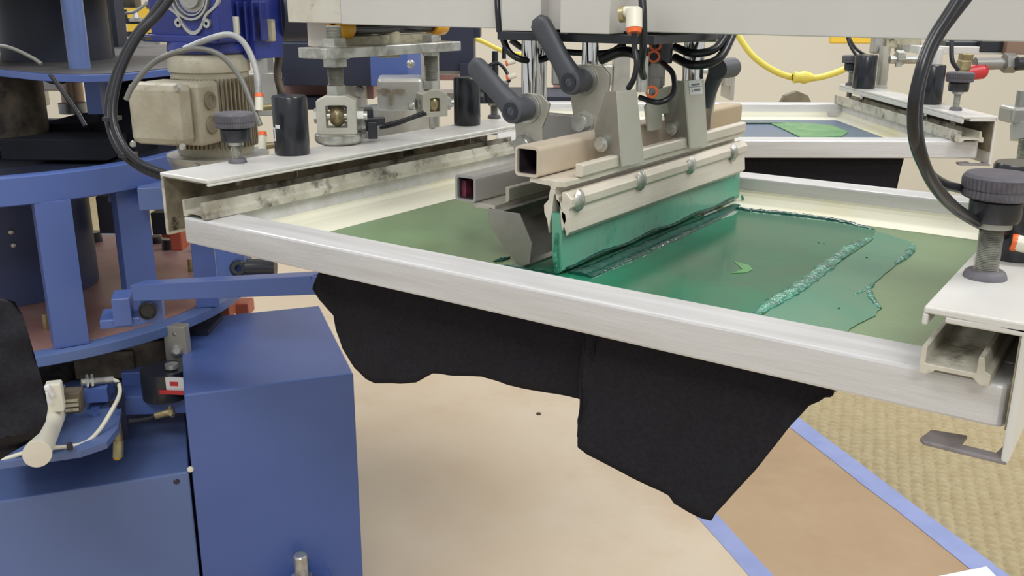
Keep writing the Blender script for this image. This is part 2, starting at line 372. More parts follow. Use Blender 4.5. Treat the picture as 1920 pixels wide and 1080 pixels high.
bead([(1372, 388), (1400, 394), (1450, 399), (1520, 407), (1580, 416), (1636, 430)], .006, 'ink_ridge', 'inkdark', 'dark green ink ridge along the far edge of the ink film')
bead([(1712, 458), (1704, 474), (1680, 494)], .004, 'ink_ridge', 'inkbead', 'short curl of ink at the ragged right edge of the ink')
bead([(1600, 554), (1630, 538), (1640, 526)], .0022, 'ink_ridge', 'inkbead', 'thin upper crease of ink near the right edge of the smear')
bead([(1630, 540), (1634, 558), (1650, 578)], .0028, 'ink_ridge', 'inkbead', 'thin lower crease of ink near the right edge of the smear')
bead([(926, 490), (940, 487), (955, 482)], .003, 'ink_ridge', 'inkdark', 'small dark ink fleck left of the flood bar')
bead([(948, 498), (1000, 510), (1048, 514)], .005, 'ink_ridge', 'inkdark', 'dark ink bead at the near ends of both blades')
b = B(); b.prism([(lambda p: (p.x, p.y))(P(x, y, 2, ZI+.0006)) for x, y in ((1376, 490), (1404, 497), (1412, 505), (1400, 511), (1372, 512), (1392, 505))], ZI+.0004, ZI+.0007, 2)
solid('stencil_opening', b, 'stencil', 'small bright green crescent mark showing in the ink film', 'stencil')
for px, py, w_ in ((1535, 455, 'leftmost of the tiny dark ink dots, above the raised ridge'), (1545, 457, 'second tiny ink dot, close to the leftmost dot'), (1625, 483, 'tiny dark ink dot right of the raised ridge, far side'), (1573, 578, 'tiny dark ink dot right of the raised ridge, nearest the frame')):
    b = B(); b.lathe(P(px, py, 2, ZI+.0003), (0, 0, 1), [(.0001, .0007), (.0009, .0006), (.0013, 0)], 8)
    solid('ink_drop', b, 'inkdark', w_, 'ink', group='ink dots on the film')
# far screen ink
def farink(pix, th, m, label, name='ink_smear'):
    z = ZI; b = B(); b.prism([(lambda p: (p.x, p.y))(P(x, y, 2, z)) for x, y in pix], z, z+th, 2); return solid(name, b, m, label, 'ink')
farink([(1440, 230), (1500, 230), (1560, 236), (1590, 248), (1578, 257), (1530, 258), (1500, 258), (1470, 243)], .0012, 'limeink', 'lime green ink smear on the blue mesh of the rear screen')
farink([(1386, 228), (1440, 229), (1472, 232), (1440, 232), (1386, 232)], .002, 'inkdark', 'dark green ink line at the back of the rear screen')
farink([(1380, 250), (1400, 256), (1402, 259), (1378, 259)], .0008, 'inkbead', 'pale green ink patch at the front of the rear screen')

# ================================================================ SCREEN HOLDERS
def knob(t, x, y, z0, zk, r=.0215, rr=.0056):
    b = B(); n = 44; vs = []
    b.lathe((x, y, zk), (0, 0, 1), [(.0001, .0085), (r*.55, .0088), (r*.9, .008), (r*.97, .006)], 60)
    k = B()
    for lev, (ra, h) in enumerate(((r*.97, .006), (r*1.0, .0045), (r*1.0, .0005), (r*.96, -.001), (r*.93, -.0015), (r*.97, -.002), (r*.97, -.006), (r*.9, -.007), (.0001, -.007))):
        for i in range(2*n):
            a = PI*i/n; q = ra*(1-(.06 if i % 2 and lev in (1, 2, 5, 6) else 0)); vs.append((x+q*math.cos(a), y+q*math.sin(a), zk+h))
    L = 9; m_ = 2*n
    b.add(vs, [(l*m_+i, l*m_+(i+1) % m_, (l+1)*m_+(i+1) % m_, (l+1)*m_+i) for l in range(L-1) for i in range(m_)])
    kn = obj('knob', b, 'knob', t)
    b = B(); b.lathe((x, y, zk-.022), (0, 0, 1), [(.0001, 0), (r*.66, 0), (r*.72, .003), (r*.72, .013), (r*.6, .0155)], 24); obj('knob_collar', b, 'black', kn)
    b = B(); zz = z0+.002; n_ = int((zk-.02-zz)/.0011)
    prof = [(.0001, 0)]
    for i in range(n_): prof += [(rr, i*.0011), (rr*.84, i*.0011+.00055)]
    b.lathe((x, y, zz), (0, 0, 1), prof, 16); b.cyl((x, y, zk-.026), (x, y, zk-.02), rr*1.5, rr*1.5, 16); obj('threaded_rod', b, 'steel', t)
    b = B(); b.lathe((x, y, z0), (0, 0, 1), [(.0001, .0052), (rr*1.35, .0052), (rr*1.6, .004), (rr*1.75, .001), (rr*1.75, 0)], 20); obj('jam_nut', b, 'knob', t)
    b = B(); b.cyl((x, y, z0-.024), (x, y, z0-.004), rr*.9, rr*.9, 14); obj('clamp_screw', b, 'darksteel', t)
def aircyl(t, x, y, z0, h, r=.0195, label=False):
    b = B(); b.lathe((x, y, z0), (0, 0, 1), [(.0001, 0), (r*.96, 0), (r, .0015), (r, h-.002), (r*.94, h), (.0001, h)], 40); c = obj('air_cylinder', b, 'blackgl', t)
    b = B(); b.cyl((x, y, z0-.026), (x, y, z0-.004), .0042, .0042, 14); obj('piston_rod', b, 'chrome', t)
    return c
def holder(label, px0, px1, fx, fz, cx0, cx1, y0, y1, knobs, cyls, lip, kz, hook=False, far=False):
    t = thing('screen_holder', label, 'clamp', ((px0+px1)/2, (y0+y1)/2, ZT))
    zt = .99; s_ = 1 if fx > px0+.02 else -1     # side the flange is on
    th = .0042
    b = B(); b.box(px0, px1, y0, y1, zt-th, zt)
    if s_ > 0: b.box(px0-.0005, px0+.003, y0+.001, y1, zt-th-.0075, zt-th); b.box(px0+.012, px1, y0, y1, zt-th-.004, zt-th)
    else: b.box(px1-.0035, px1+.0005, y0, y1, zt-th-.0025, zt-th)
    obj('top_plate', b, 'plate', t, .0012)
    b = B()
    if s_ > 0: b.box(fx-th, fx, y0, y1, fz, zt-.001)
    else: b.box(fx, fx+th, y0, y1, fz, zt-.001)
    obj('side_flange', b, 'plate' if s_ > 0 else 'clampal', t, .0015)
    # inner dirty lining of the channel, darkened to carry the cavity's shade too
    b = B()
    if s_ < 0: b.box(fx+th, fx+th+.0008, y0+.001, y1, fz+.004, zt-th-.003); b.box(fx+th, px1-.01, y0+.001, y1, zt-th-.001, zt-th)
    else: b.box(fx-th-.0008, fx-th, y0+.001, y1, fz+.02, zt-th-.004)
    obj('channel_grime_and_shade', b, 'grime_shade', t)
    # clamp bar, H section lying on the screen rail
    b = B(); z = ZT+.0005; tw = .003; h = .0165
    b.prism([(cx0, z), (cx0+.005, z), (cx0+.009, z+.0035), (cx1-.009, z+.0035), (cx1-.005, z), (cx1, z), (cx1, z+.007), (cx1-.003, z+.0085), (cx1-.0045, z+h), (cx1-.0075, z+h), (cx1-.0075, z+.0065), (cx0+tw, z+.0065), (cx0+tw, z+h), (cx0, z+h)] , y0-.004, y1+.01, 1)
    obj('clamp_bar', b, 'clampal', t, .0004)
    for (x, y) in knobs: knob(t, x, y, zt, kz, .0215, .0075 if hook and not far else .0056)
    for (x, y, r) in cyls: aircyl(t, x, y, zt, .065, r)
    if hook:
        b = B(); zh = fz+.002
        b.prism([(fx-.001, y0), (fx-.046, y0), (fx-.049, y0+.004), (fx-.046, y0+.02), (fx-.026, y0+.024), (fx-.027, y0+.009), (fx-.008, y0+.009), (fx-.006, y0+.022), (fx-.001, y0+.022)], zh-.003, zh, 2)
        obj('hook_plate', b, mat('grey_hook_paint', (138, 132, 134), .5, .1, (120, 114, 116), 40, spots=((190, 186, 176), 50, .66, .7)) if 'grey_hook_paint' not in bpy.data.materials else bpy.data.materials['grey_hook_paint'], t, .0008)
    place(t, far)
    return t
LH = holder('white channel clamp on the left edge of the foreground screen, grimy inside', -.841, -.765, -.841, .925, -.803, -.767, .578, 1.128,
       [(-.824, .663), (-.836, 1.145)], [(-.822, .739, .0195), (-.822, 1.062, .0185)], True, 1.035)
RH = holder('white channel clamp on the right edge of the foreground screen, nearest the viewer', -.1065, -.0505, -.0505, .905, -.104, -.066, .568, 1.128,
       [(-.089, .654), (-.089, 1.145)], [(-.084, .722, .0195), (-.087, 1.064, .0185)], True, 1.049, True)
FH = holder('white channel clamp on the right edge of the rear screen', -.1065+.012, -.0405, -.0405, .915, -.098, -.060, .560, 1.125,
       [(-.070, .640), (-.080, 1.10)], [(-.072, .74, .0215), (-.078, 1.03, .0215)], True, 1.042, True, True)
# labels and fittings on the cylinders
def wrap(cx, cy, r, a0, a1, z0, z1, m_, par, nm, n=6):
    b = B(); vs = []
    for k in range(n+1):
        a_ = math.radians(a0+(a1-a0)*k/n)
        for rr_, zz_ in ((r, z0), (r, z1), (r+.0003, z1), (r+.0003, z0)): vs.append((cx+rr_*math.cos(a_), cy+rr_*math.sin(a_), zz_))
    b.add(vs, [(4*k+i, 4*k+(i+1) % 4, 4*k+4+(i+1) % 4, 4*k+4+i) for k in range(n) for i in range(4)]+[(0, 1, 2, 3), (4*n, 4*n+1, 4*n+2, 4*n+3)]); return obj(nm, b, m_, par)
lb = wrap(-.822, .739, .0196, -124, -103, 1.006, 1.021, 'label', LH, 'sticker')
for k in range(3): wrap(-.822, .739, .0199, -118+k*4, -116.5+k*4, 1.0085, 1.0185, 'print', lb, 'sticker_print', 2)
wrap(-.822, .739, .0196, -100, -80, 1.0205, 1.0245, 'label', LH, 'sticker')
b = B(); p = P(1905, 455, 1, .70); b.cyl(p, p+Vector((.014, .003, -.002)), .0055, .0055, 18); f_ = obj('push_fitting', b, 'fitting', RH, label='white push-in air fitting with orange ring')
b = B(); b.lathe(p-Vector((.003, 0, 0)), (1, .2, -.1), [(.003, 0), (.0055, 0), (.006, .002), (.0055, .0045), (.003, .0045)], 18); obj('release_ring', b, 'orange', f_)

# ================================================================ LEFT SWIVEL LINKAGE (carries the left holder)
def rodlink():
    t = thing('screen_lift_linkage', 'zinc threaded rods and yokes standing on the left screen clamp, joined by a crossbar', 'linkage', (-.84, .93, .99))
    X = -.838
    for y, big in ((.828, 1), (1.005, 0)):
        z0 = .9905
        if big:
            b = B(); b.lathe((X, y, z0), (0, 0, 1), [(.0001, 0), (.024, 0), (.027, .002), (.0285, .005), (.0285, .011), (.026, .0125), (.0001, .0125)], 32); obj('swivel_disc', b, 'steel', t)
            zb = z0+.0125
        else:
            b = B(); b.cyl((X, y, z0), (X, y, z0+.016), .004, .004, 12); obj('foot_screw', b, 'steel', t); zb = z0+.016
        w_ = .047 if big else .036; h = .045 if big else .036; d = .03 if big else .026
        R = Matrix.Translation((X, y, zb)) @ Matrix.Rotation(math.radians(40 if big else 60), 4, 'Z')
        b = B(); out = [(-w_/2, 0), (w_/2, 0), (w_/2, h-.006), (w_/2-.012, h), (-w_/2+.012, h), (-w_/2, h-.006)]
        inn = [(-w_/2+.011, .007), (w_/2-.011, .007), (w_/2-.011, h-.012), (w_/2-.014, h-.011), (-w_/2+.014, h-.011), (-w_/2+.011, h-.012)]
        b.hollow(out, inn, -d/2, d/2, 1); b.xf(R); yk = obj('yoke', b, 'yokecast' if big else 'yokecast', t, .0008)
        b = B(); b.lathe((0, 0, h*.45), (1, 0, 0), [(.004, -.008), (.009, -.008), (.0125, -.003), (.0135, 0), (.0125, .003), (.009, .008), (.004, .008)], 24); b.xf(R); obj('ball_joint', b, 'brass', yk)
        b = B(); b.cyl((-w_/2-.004, 0, h*.45), (w_/2+.012, 0, h*.45), .0055, .0055, 16); b.hexnut((w_/2, 0, h*.45), (w_/2+.008, 0, h*.45), .009); b.hexnut((-w_/2-.004, 0, h*.45), (-w_/2, 0, h*.45), .009); b.xf(R); obj('pivot_pin', b, 'steel', yk)
        zt = zb+h
        b = B(); b.hexnut((X, y, zt), (X, y, zt+.011), .0125); obj('lock_nut', b, 'steel', t)
        r = .0095; prof = []
        top = 1.128 if big else 1.10
        n_ = int((top-zt-.011)/.0014)
        for i in range(n_): prof += [(r, i*.0014), (r*.93, i*.0014+.0007)]
        b = B(); b.lathe((X, y, zt+.011), (0, 0, 1), prof, 20); b.cyl((X, y, top-.002), (X, y, top), r, r*.8, 20); obj('threaded_rod', b, mat('dull_zinc_thread', (150, 150, 140), .45, .5, (120, 120, 112), 30) if 'dull_zinc_thread' not in bpy.data.materials else bpy.data.materials['dull_zinc_thread'], t)
        for zz in ((1.081, 1.105) if big else (1.086, 1.104)):
            b = B(); b.hexnut((X, y, zz), (X, y, zz+.009), .0155 if big else .012); obj('hex_nut', b, 'steel', t)
            if big: b = B(); b.cyl((X, y, zz-.0012 if zz > 1.1 else zz+.009), (X, y, zz if zz > 1.1 else zz+.0102), .0175, .0175, 24); obj('washer', b, 'steel', t)
    b = B(); b.box(X-.026, X+.02, .795, 1.045, 1.0915, 1.1035); obj('crossbar', b, 'steel', t, .001, label='wide zinc crossbar')
    b = B(); b.box(X-.045, X-.018, .86, 1.05, 1.096, 1.114); b.cyl((X-.03, .955, 1.085), (X-.03, .955, 1.122), .016, .016, 20); obj('cast_bar', b, 'castgrey', t, .0015, label='mottled beige cast bar')
    # roller rod above
    b = B(); b.cyl((X-.02, .865, 1.124), (X-.02, 1.04, 1.124), .0085, .0085, 16); obj('roller_shaft', b, 'blackgl', t)
    for y in (.848, 1.03):
        b = B(); b.lathe((X-.02, y, 1.124), (0, 1, 0), [(.006, -.002), (.0055, 0), (.0125, 0), (.0135, .002), (.0135, .024), (.0125, .026), (.006, .026)], 24); obj('yellow_roller', b, 'yellow', t)
    return t
rodlink()
# clamp plug with cables between the yokes
t = thing('sensor_clamp', 'black plastic sensor clamp with twin black cables between the two yokes', 'sensor', P(693, 275, 2, .99))
def fat(dlist, d): return [D(x, y, d) for x, y in dlist]
b = B(); fbox(b, 676, 205, 700, 245, 1.17, .02, .2); fbox(b, 690, 230, 708, 260, 1.16, .02, .2); fbox(b, 665, 222, 722, 236, 1.165, .014, .2); obj('clamp_body', b, 'black', t, .001)
b = B(); b.tube(fat([(720, 234), (745, 228), (770, 220), (795, 210)], 1.2), .0022); obj('cable', b, 'rubber', t)
b = B(); b.tube(fat([(712, 240), (740, 234), (772, 222), (800, 213)], 1.205), .0022); obj('cable', b, 'rubber', t)
b = B(); b.cyl(D(652, 240, 1.16), D(680, 232, 1.17), .0085, .0085, 20); b.hexnut(D(672, 235, 1.168), D(679, 233, 1.17), .012); obj('sensor_barrel', b, 'silver', t)
b = B(); b.tube(fat([(643, 165), (638, 195), (650, 212), (685, 214)], 1.25), .004); obj('cable', b, 'rubber', t)

# ================================================================ PRINT HEAD BEAM
YB = .84
t = thing('print_head_beam', 'long grey white box beam running across the top of the picture', 'beam', (-.4, .87, 1.13))
xa = P(640, 48, 1, YB).x; xb = P(1905, 66, 1, YB).x
b = B(); b.box(xa, xb+.2, YB, YB+.10, 1.1292, 1.30); obj('beam_box', b, 'white', t, .001)
b = B(); xl = P(538, 44, 1, YB).x; b.box(xl, xa-.002, YB+.002, YB+.098, 1.130, 1.30); obj('end_block', b, 'whitedirty', t, .001)
b = B(); xs = P(576, 60, 1, YB+.03).x; xe = P(636, 60, 1, YB+.03).x; b.box(xs, xe, YB+.03, YB+.09, 1.10, 1.1305); obj('mounting_foot', b, 'white', t, .001)
# squeegee carriage under the beam
t = thing('squeegee_carriage', 'black carriage plate with grey cylinder boxes, chrome rods, brackets and levers above the squeegee', 'carriage', (-.5, .85, 1.12))
yp = .825
x_l = P(932, 66, 1, yp).x
b = B(); b.box(x_l, x_l+.18, yp, 1.0, 1.1185, 1.127); obj('carriage_plate', b, 'black', t, .0008)
def bx(p0, p1, y, dy, z0, z1):
    return P(p0, 30, 1, y).x, P(p1, 30, 1, y).x, y, y+dy, z0, z1
b = B(); b.box(*bx(940, 1014, .826, .03, 1.1275, 1.25)); obj('cylinder_box', b, 'white', t, .001)
b = B(); q = bx(1050, 1143, .812, .03, 1.1275, 1.25); b.box(*q); obj('cylinder_box', b, 'white', t, .001)
b = B(); b.cyl(D(1031, 30, 1.0), D(1031, 58, 1.0), .0085, .0085, 16); b.hexnut(D(1031, 14, 1.0), D(1031, 25, 1.0), .010); b.cyl(D(1031, -10, 1.0), D(1031, 14, 1.0), .0065, .0065, 16); obj('brass_fitting', b, 'brass', t)
b = B(); fbox(b, 1012, -20, 1056, 62, 1.04, .02); obj('back_panel', b, mat('dull_tan_panel', (150, 142, 120), .5, .2), t)
def rod(px, y, z0, z1, r, x=None):
    p = P(px, 120, 1, y) if x is None else Vector((x, y, 0)); b = B(); b.cyl((p.x, y, z0), (p.x, y, z1), r, r, 32); return obj('guide_rod', b, 'chrome', t)
rod(994, .86, 1.055, 1.12, .0092); rod(1106, .865, 1.092, 1.12, .0085); rod(1012, .90, 1.03, 1.12, .008)
rod(1300, .99, 1.05, 1.12, .0115)
b = B(); fcyl(b, 1226, 95, 160, 40, 1.0); fcyl(b, 1228, 150, 205, 26, 1.0); obj('actuator', b, 'darksteel', t)
b = B(); fcyl(b, 1203, 110, 172, 22, .93); obj('actuator', b, 'steel', t)
b = B(); fcyl(b, 1238, 70, 118, 44, .98); obj('valve_body', b, 'black', t)
b = B(); fbox(b, 1255, 62, 1345, 78, 1.0, .08); obj('rail_block', b, 'steelsheet', t, .001)
# lever plates. y_plane plates with hub axis along y
def bracket(y, hub, tip, bolt, plate_pix, tag_):
    th = .003
    pts = [P(x, yy, 1, y) for x, yy in plate_pix]
    b = B(); b.prism([(p.x, p.z) for p in pts], y, y+th, 1); br = obj('lever_plate', b, 'steelsheet', t, .0006)
    h = P(*hub, 1, y); tp = P(*tip, 1, y-.028); hb = Vector((h.x, y-.001, h.z)); hf = Vector((h.x, y-.030, h.z))
    b = B(); b.lathe(hb, (0, -1, 0), [(.0001, 0), (.0145, 0), (.0145, .0015), (.0001, .0015)], 28); obj('washer', b, 'steel', br)
    # lever arm: tapered rounded bar from the hub to the tip
    v = (tp-hf); Ln = v.length; v.normalize(); side = v.cross(Vector((0, 1, 0))).normalized()
    b = B(); b.lathe(hf+Vector((0, .0295, 0)), (0, -1, 0), [(.010, 0), (.0115, .004), (.0122, .012), (.0130, .022), (.0120, .0285), (.010, .0295), (.0001, .0295)], 32)
    L = 16; vs = []; n = 14
    for k in range(L+1):
        s_ = k/L; c = hf+v*Ln*s_+Vector((0, .008-.004*s_, 0)); wd = .0120*(1-.28*min(1, s_*3))+.0022*s_; tk = .0085*(1-.3*s_)
        if k == L: wd *= .55; tk *= .6
        if k == L-1: wd *= .9
        for i in range(n):
            a = 2*PI*i/n; ca, sa = math.cos(a), math.sin(a)
            e = .6; vs.append(c+side*wd*math.copysign(abs(ca)**e, ca)+Vector((0, 1, 0))*tk*math.copysign(abs(sa)**e, sa))
    b.add(vs, [(k*n+i, k*n+(i+1) % n, (k+1)*n+(i+1) % n, (k+1)*n+i) for k in range(L) for i in range(n)]+[tuple(range(n)), tuple(L*n+i for i in range(n))], True)
    lv = obj('clamp_lever', b, 'lever', br, label='charcoal plastic clamping lever')
    b = B(); b.lathe(hf+Vector((0, 0, 0)), (0, -1, 0), [(.0085, -.002), (.0085, .001), (.0045, .001), (.0040, -.002), (.0001, -.002)], 20); b.m = 0; obj('socket_screw', b, 'black', br)
    p = P(*bolt, 1, y); b = B(); b.hexnut((p.x, y-.008, p.z), (p.x, y-.0005, p.z), .0105); b.cyl((p.x, y-.0093, p.z), (p.x, y-.008, p.z), .0085, .0092, 20); b.cyl((p.x, y-.0012, p.z), (p.x, y, p.z), .0125, .0125, 24); obj('hex_bolt', b, 'steel', br)
    return br
bracket(.835, (1096, 150), (1003, 34), (1093, 229), [(1068, 170), (1078, 125), (1100, 119), (1128, 123), (1143, 140), (1142, 160), (1128, 243), (1108, 247), (1085, 246), (1074, 215)], 'a')
bracket(.79, (990, 203), (880, 117), (985, 272), [(960, 205), (965, 184), (990, 174), (1015, 178), (1030, 195), (1026, 214), (1016, 240), (1018, 300), (968, 300), (966, 240)], 'b')
b = B(); b.obox(D(1050, 250, .99), (.05, .012, .04), 0); obj('rear_block', b, 'darksteel', t, .001)
# rear bracket plate + far lever (seen on the right of the second clip)
b = B(); q = [P(x, y, 1, 1.02) for x, y in ((1255, 60), (1340, 120), (1332, 270), (1290, 270), (1285, 180), (1235, 170), (1238, 130))]
q = [P(x, y, 1, 1.03) for x, y in ((1335, 122), (1350, 130), (1334, 215), (1330, 250), (1316, 262), (1316, 180))]
b.prism([(p.x, p.z) for p in q], 1.03, 1.034, 1); obj('lever_plate', b, 'steelsheet', t, .0005)
b = B(); b.tube([P(1350, 125, 1, 1.0), P(1338, 150, 1, 1.0), P(1322, 200, 1, 1.0)], lambda s_: .010-.003*s_, 12); b.cyl(P(1345, 130, 1, .99), P(1345, 130, 1, .99)+Vector((0, .04, 0)), .011, .011, 20); obj('clamp_lever', b, 'lever', t)
# sheet metal behind the hoses
b = B(); q = [P(x, y, 0, -.447) for x, y in ((1210, 200), (1232, 168), (1292, 152), (1296, 262), (1286, 262), (1284, 206), (1240, 214), (1240, 242), (1216, 246))]
b.prism([(p.y, p.z) for p in q], -.449, -.446, 0); obj('notched_plate', b, 'clip', t, .0004)

# ================================================================ CLIPS holding the squeegee
def clip(pix, xf, label, has_label=False):
    # front face on x=xf leaning, return flange going back along -x
    t = thing('squeegee_clip', label, 'bracket', P(*pix[2], 0, xf))
    tl, tr, bl, br = [P(*q, 0, xf) for q in pix]
    th = .002
    def slab(a, b_, c, d, off):
        b = B(); o_ = Vector(off); b.hexa([a, b_, b_+o_, a+o_, c, d, d+o_, c+o_]); return b
    b = slab(bl, br, tl, tr, (-th, 0, 0)); obj('front_face', b, 'clip', t, .0006)
    dx = .034
    b = B(); a0 = bl+Vector((-th, 0, .006)); a1 = tl+Vector((-th, 0, 0)); sh = Vector((0, th, 0))
    k0 = a0+Vector((-.026, 0, .006)); k1 = a1+Vector((-.010, 0, 0)); km = a0.lerp(a1, .45)+Vector((-.026, 0, 0))
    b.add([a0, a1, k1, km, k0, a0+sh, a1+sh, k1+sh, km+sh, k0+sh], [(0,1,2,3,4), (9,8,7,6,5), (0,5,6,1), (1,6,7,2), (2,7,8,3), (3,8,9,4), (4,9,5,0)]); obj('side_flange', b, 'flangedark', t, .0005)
    b = B(); pb = a0+Vector((-.018, -.001, .014)); b.cyl(pb, pb-Vector((0, .006, 0)), .0072, .0072, 20); b.hexnut(pb-Vector((0, .006, 0)), pb-Vector((0, .010, 0)), .0048); obj('cap_screw', b, 'steel', t)
    if has_label:
        b = B(); q = [P(x, y, 0, xf+.0004) for x, y in ((1291, 152), (1315, 150), (1318, 176), (1294, 178))]
        b.hexa([q[3], q[2], q[2]-Vector((.0003, 0, 0)), q[3]-Vector((.0003, 0, 0)), q[0], q[1], q[1]-Vector((.0003, 0, 0)), q[0]-Vector((.0003, 0, 0))]); lb = obj('sticker', b, 'label', t)
        b = B()
        def line(x0, y0, x1, y1, h):
            c0, c1 = P(x0, y0, 0, xf+.0007), P(x1, y1, 0, xf+.0007); u_ = Vector((0, 0, h)); k = Vector((-.0003, 0, 0)); b.hexa([c0, c1, c1+k, c0+k, c0+u_, c1+u_, c1+u_+k, c0+u_+k])
        line(1297, 161, 1312, 159, .0018); line(1293, 164, 1316, 162, .0005); line(1302, 171, 1313, 170, .0022); line(1298, 172, 1299, 172, .0018)
        obj('sticker_print', b, 'print', lb)
    return t
clip([(1158, 172), (1194, 168), (1167, 313), (1209, 305)], -.424, 'wider bent sheet steel clip over the squeegee bar, left of the labelled one')
clip([(1284, 152), (1321, 148), (1294, 279), (1327, 273)], -.424, 'bent sheet steel clip with a small printed label near the squeegee far end', True)

# ================================================================ SQUEEGEE
S0, S1 = .694, 1.093
t = thing('squeegee', 'aluminium squeegee holder with a green blade standing on the inked mesh', 'squeegee', (-.44, .9, .925))
b = B(); b.hollow(rrect(-.4825, -.4570, 1.0085, 1.0355, .004), rrect(-.4800, -.4595, 1.0110, 1.0330, .002), S0-.002, 1.15, 1); obj('square_tube', b, 'brownalu', t)
b = B(); b.box(-.4798, -.4597, S0+.03, S0+.034, 1.0112, 1.0328); b.hollow(rrect(-.4799, -.4596, 1.0111, 1.0329, .002), rrect(-.4794, -.4601, 1.0116, 1.0324, .002), S0+.001, S0+.03, 1); obj('tube_bore', b, 'inktube', t)
b = B()
b.prism([(-.468, 1.0078), (-.431, 1.0078), (-.431, 1.003), (-.4405, 1.002), (-.4405, .9995), (-.4455, 1.0), (-.4465, 1.0025), (-.468, 1.004)], S0, S1, 1)
obj('top_flange', b, 'rawalu', t, .0004)
b = B(); b.prism([(-.4355, 1.0085), (-.4290, 1.0085), (-.4275, 1.0100), (-.4275, 1.0185), (-.4290, 1.0200), (-.4355, 1.0200)], S0+.024, S1, 1); obj('clip_rail', b, 'rawalu', t, .0006)
# web with the oval slot: two legs joined at the top
b = B()
b.prism([(-.4460, 1.0), (-.4410, .9995), (-.4395, .992), (-.4338, .988), (-.4338, .982), (-.4298, .9795), (-.4290, .974), (-.4330, .964), (-.4338, .9620), (-.4345, .9700), (-.4352, .9790), (-.4375, .9940), (-.4410, .9965),
         (-.4425, .9935), (-.4440, .9780), (-.4460, .970), (-.4466, .9600), (-.4490, .9720), (-.4520, .9780), (-.4525, .9850), (-.4478, .9900), (-.4470, .9960)], S0, S1, 1)
obj('blade_holder', b, 'rawalu', t, .0003, label='raw aluminium holder extrusion with jaws')
b = B(); b.prism([(-.4340, .9985), (-.4300, .9985), (-.4238, .9930), (-.4238, .9862), (-.4268, .9832), (-.4248, .9640), (-.4285, .9600), (-.4340, .9770)], S0, S1, 1); obj('clamp_jaw', b, 'rawalu', t, .0005)
for px, py in ((1087, 376), (1203, 339), (1297, 310), (1376, 287)):
    p = P(px, py, 0, -.4235); b = B(); b.lathe((-.4242, 0, 0), (1, 0, 0), [(.0001, .0050), (.0035, .0044), (.0062, .0026), (.0078, 0)], 24); b.v = [(x, y+p.y, z*1.3+p.z) for x, y, z in b.v]; obj('dome_bolt', b, 'steel', t)
b = B(); b.prism([(-.4438, .9790), (-.4355, .9790), (-.4325, .9590), (-.4310, .9285), (-.4345, .9255), (-.4400, .9258), (-.4420, .9400)], S0-.001, S1+.004, 1); obj('blade', b, 'blade', t, .0004, label='green urethane blade smeared with ink')
# drips and curls of ink on the blade
b = B(); b.tube([(-.4305, y, .9300+.0012*math.sin(y*60)) for y in [S0+.004+i*.02 for i in range(20)]], lambda s_: .0016*(1+.5*mnoise.noise(Vector((s_*50, 0, 0)))), 8, 3); obj('ink_drip', b, 'inkdark', t)
b = B(); b.tube([(-.437, S0-.002, .962), (-.4375, S0-.003, .95), (-.437, S0-.003, .938), (-.436, S0-.002, .926)], lambda s_: .0012+.0016*s_, 8, 5); obj('ink_drip', b, 'inkbead', t)
b = B(); b.tube([(-.428, S1+.004, .930), (-.4275, S1+.006, .9275), (-.427, S1+.006, .925)], .0016, 8, 4); obj('ink_drip', b, 'inkbead', t)
# reflection of blade and jaw in the wet ink, shaped as a dark bead
b = B(); b.tube([(-.417, .70, ZI), (-.416, .80, ZI), (-.417, .9, ZI), (-.418, 1.0, ZI), (-.424, 1.07, ZI)], lambda s_: .013*(1-.55*s_**3)*(1+.12*mnoise.noise(Vector((s_*18, 3, 0)))), 14, 16)
b.v = [(x, y, ZI+(z-ZI)*.28) for x, y, z in b.v]; solid('blade_reflection', b, 'inkdark', 'dark reflection of blade and jaw in the wet ink, modelled along the blade foot', 'ink')
# ================================================================ FLOOD BAR
t = thing('flood_bar', 'steel flood bar on a square tube to the left of the squeegee', 'flood bar', (-.5, .9, .926))
b = B(); b.hollow(rrect(-.5505, -.5265, .9775, 1.0025, .004), rrect(-.5480, -.5290, .9800, 1.0000, .002), S0-.002, 1.12, 1); obj('square_tube', b, 'darksteel', t)
b = B(); b.box(-.548, -.529, S0+.02, S0+.024, .980, 1.0); b.hollow(rrect(-.5479, -.5291, .9801, .9999, .002), rrect(-.5474, -.5296, .9806, .9994, .002), S0+.001, S0+.02, 1); obj('tube_bore', b, 'inktube', t)
b = B(); b.box(-.5476, -.5425, S0+.004, S0+.018, .9806, .996); obj('ink_stain', b, 'pink', t)
b = B(); b.prism([(-.5345, .9775), (-.506, .9775), (-.506, .9735), (-.5285, .9725)], S0, 1.10, 1); b.prism([(-.5085, .9775), (-.5060, .9775), (-.5040, .9790), (-.5040, .9905), (-.5055, .9915), (-.5085, .9915)], S0+.02, 1.10, 1); obj('top_flange', b, 'steelsheet', t, .0004)
prof = [(-.5125, .9745), (-.5125, .9635), (-.5085, .9560), (-.4960, .9420), (-.4800, .9268), (-.4740, .9250)]
b = B(); th = .0022; up_ = [(x+th, z+.0008) for x, z in prof]
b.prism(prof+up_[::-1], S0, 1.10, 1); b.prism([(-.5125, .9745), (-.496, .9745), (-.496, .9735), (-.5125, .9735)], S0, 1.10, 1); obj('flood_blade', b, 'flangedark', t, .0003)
b = B(); b.prism([(-.5125, .9740), (-.4780, .9740), (-.4640, .9480), (-.4660, .9290), (-.4740, .9256), (-.4800, .9268), (-.4960, .9420), (-.5085, .9560), (-.5125, .9635)], S0-.0015, S0+.0005, 1); obj('end_plate', b, 'flangedark', t, .0004)

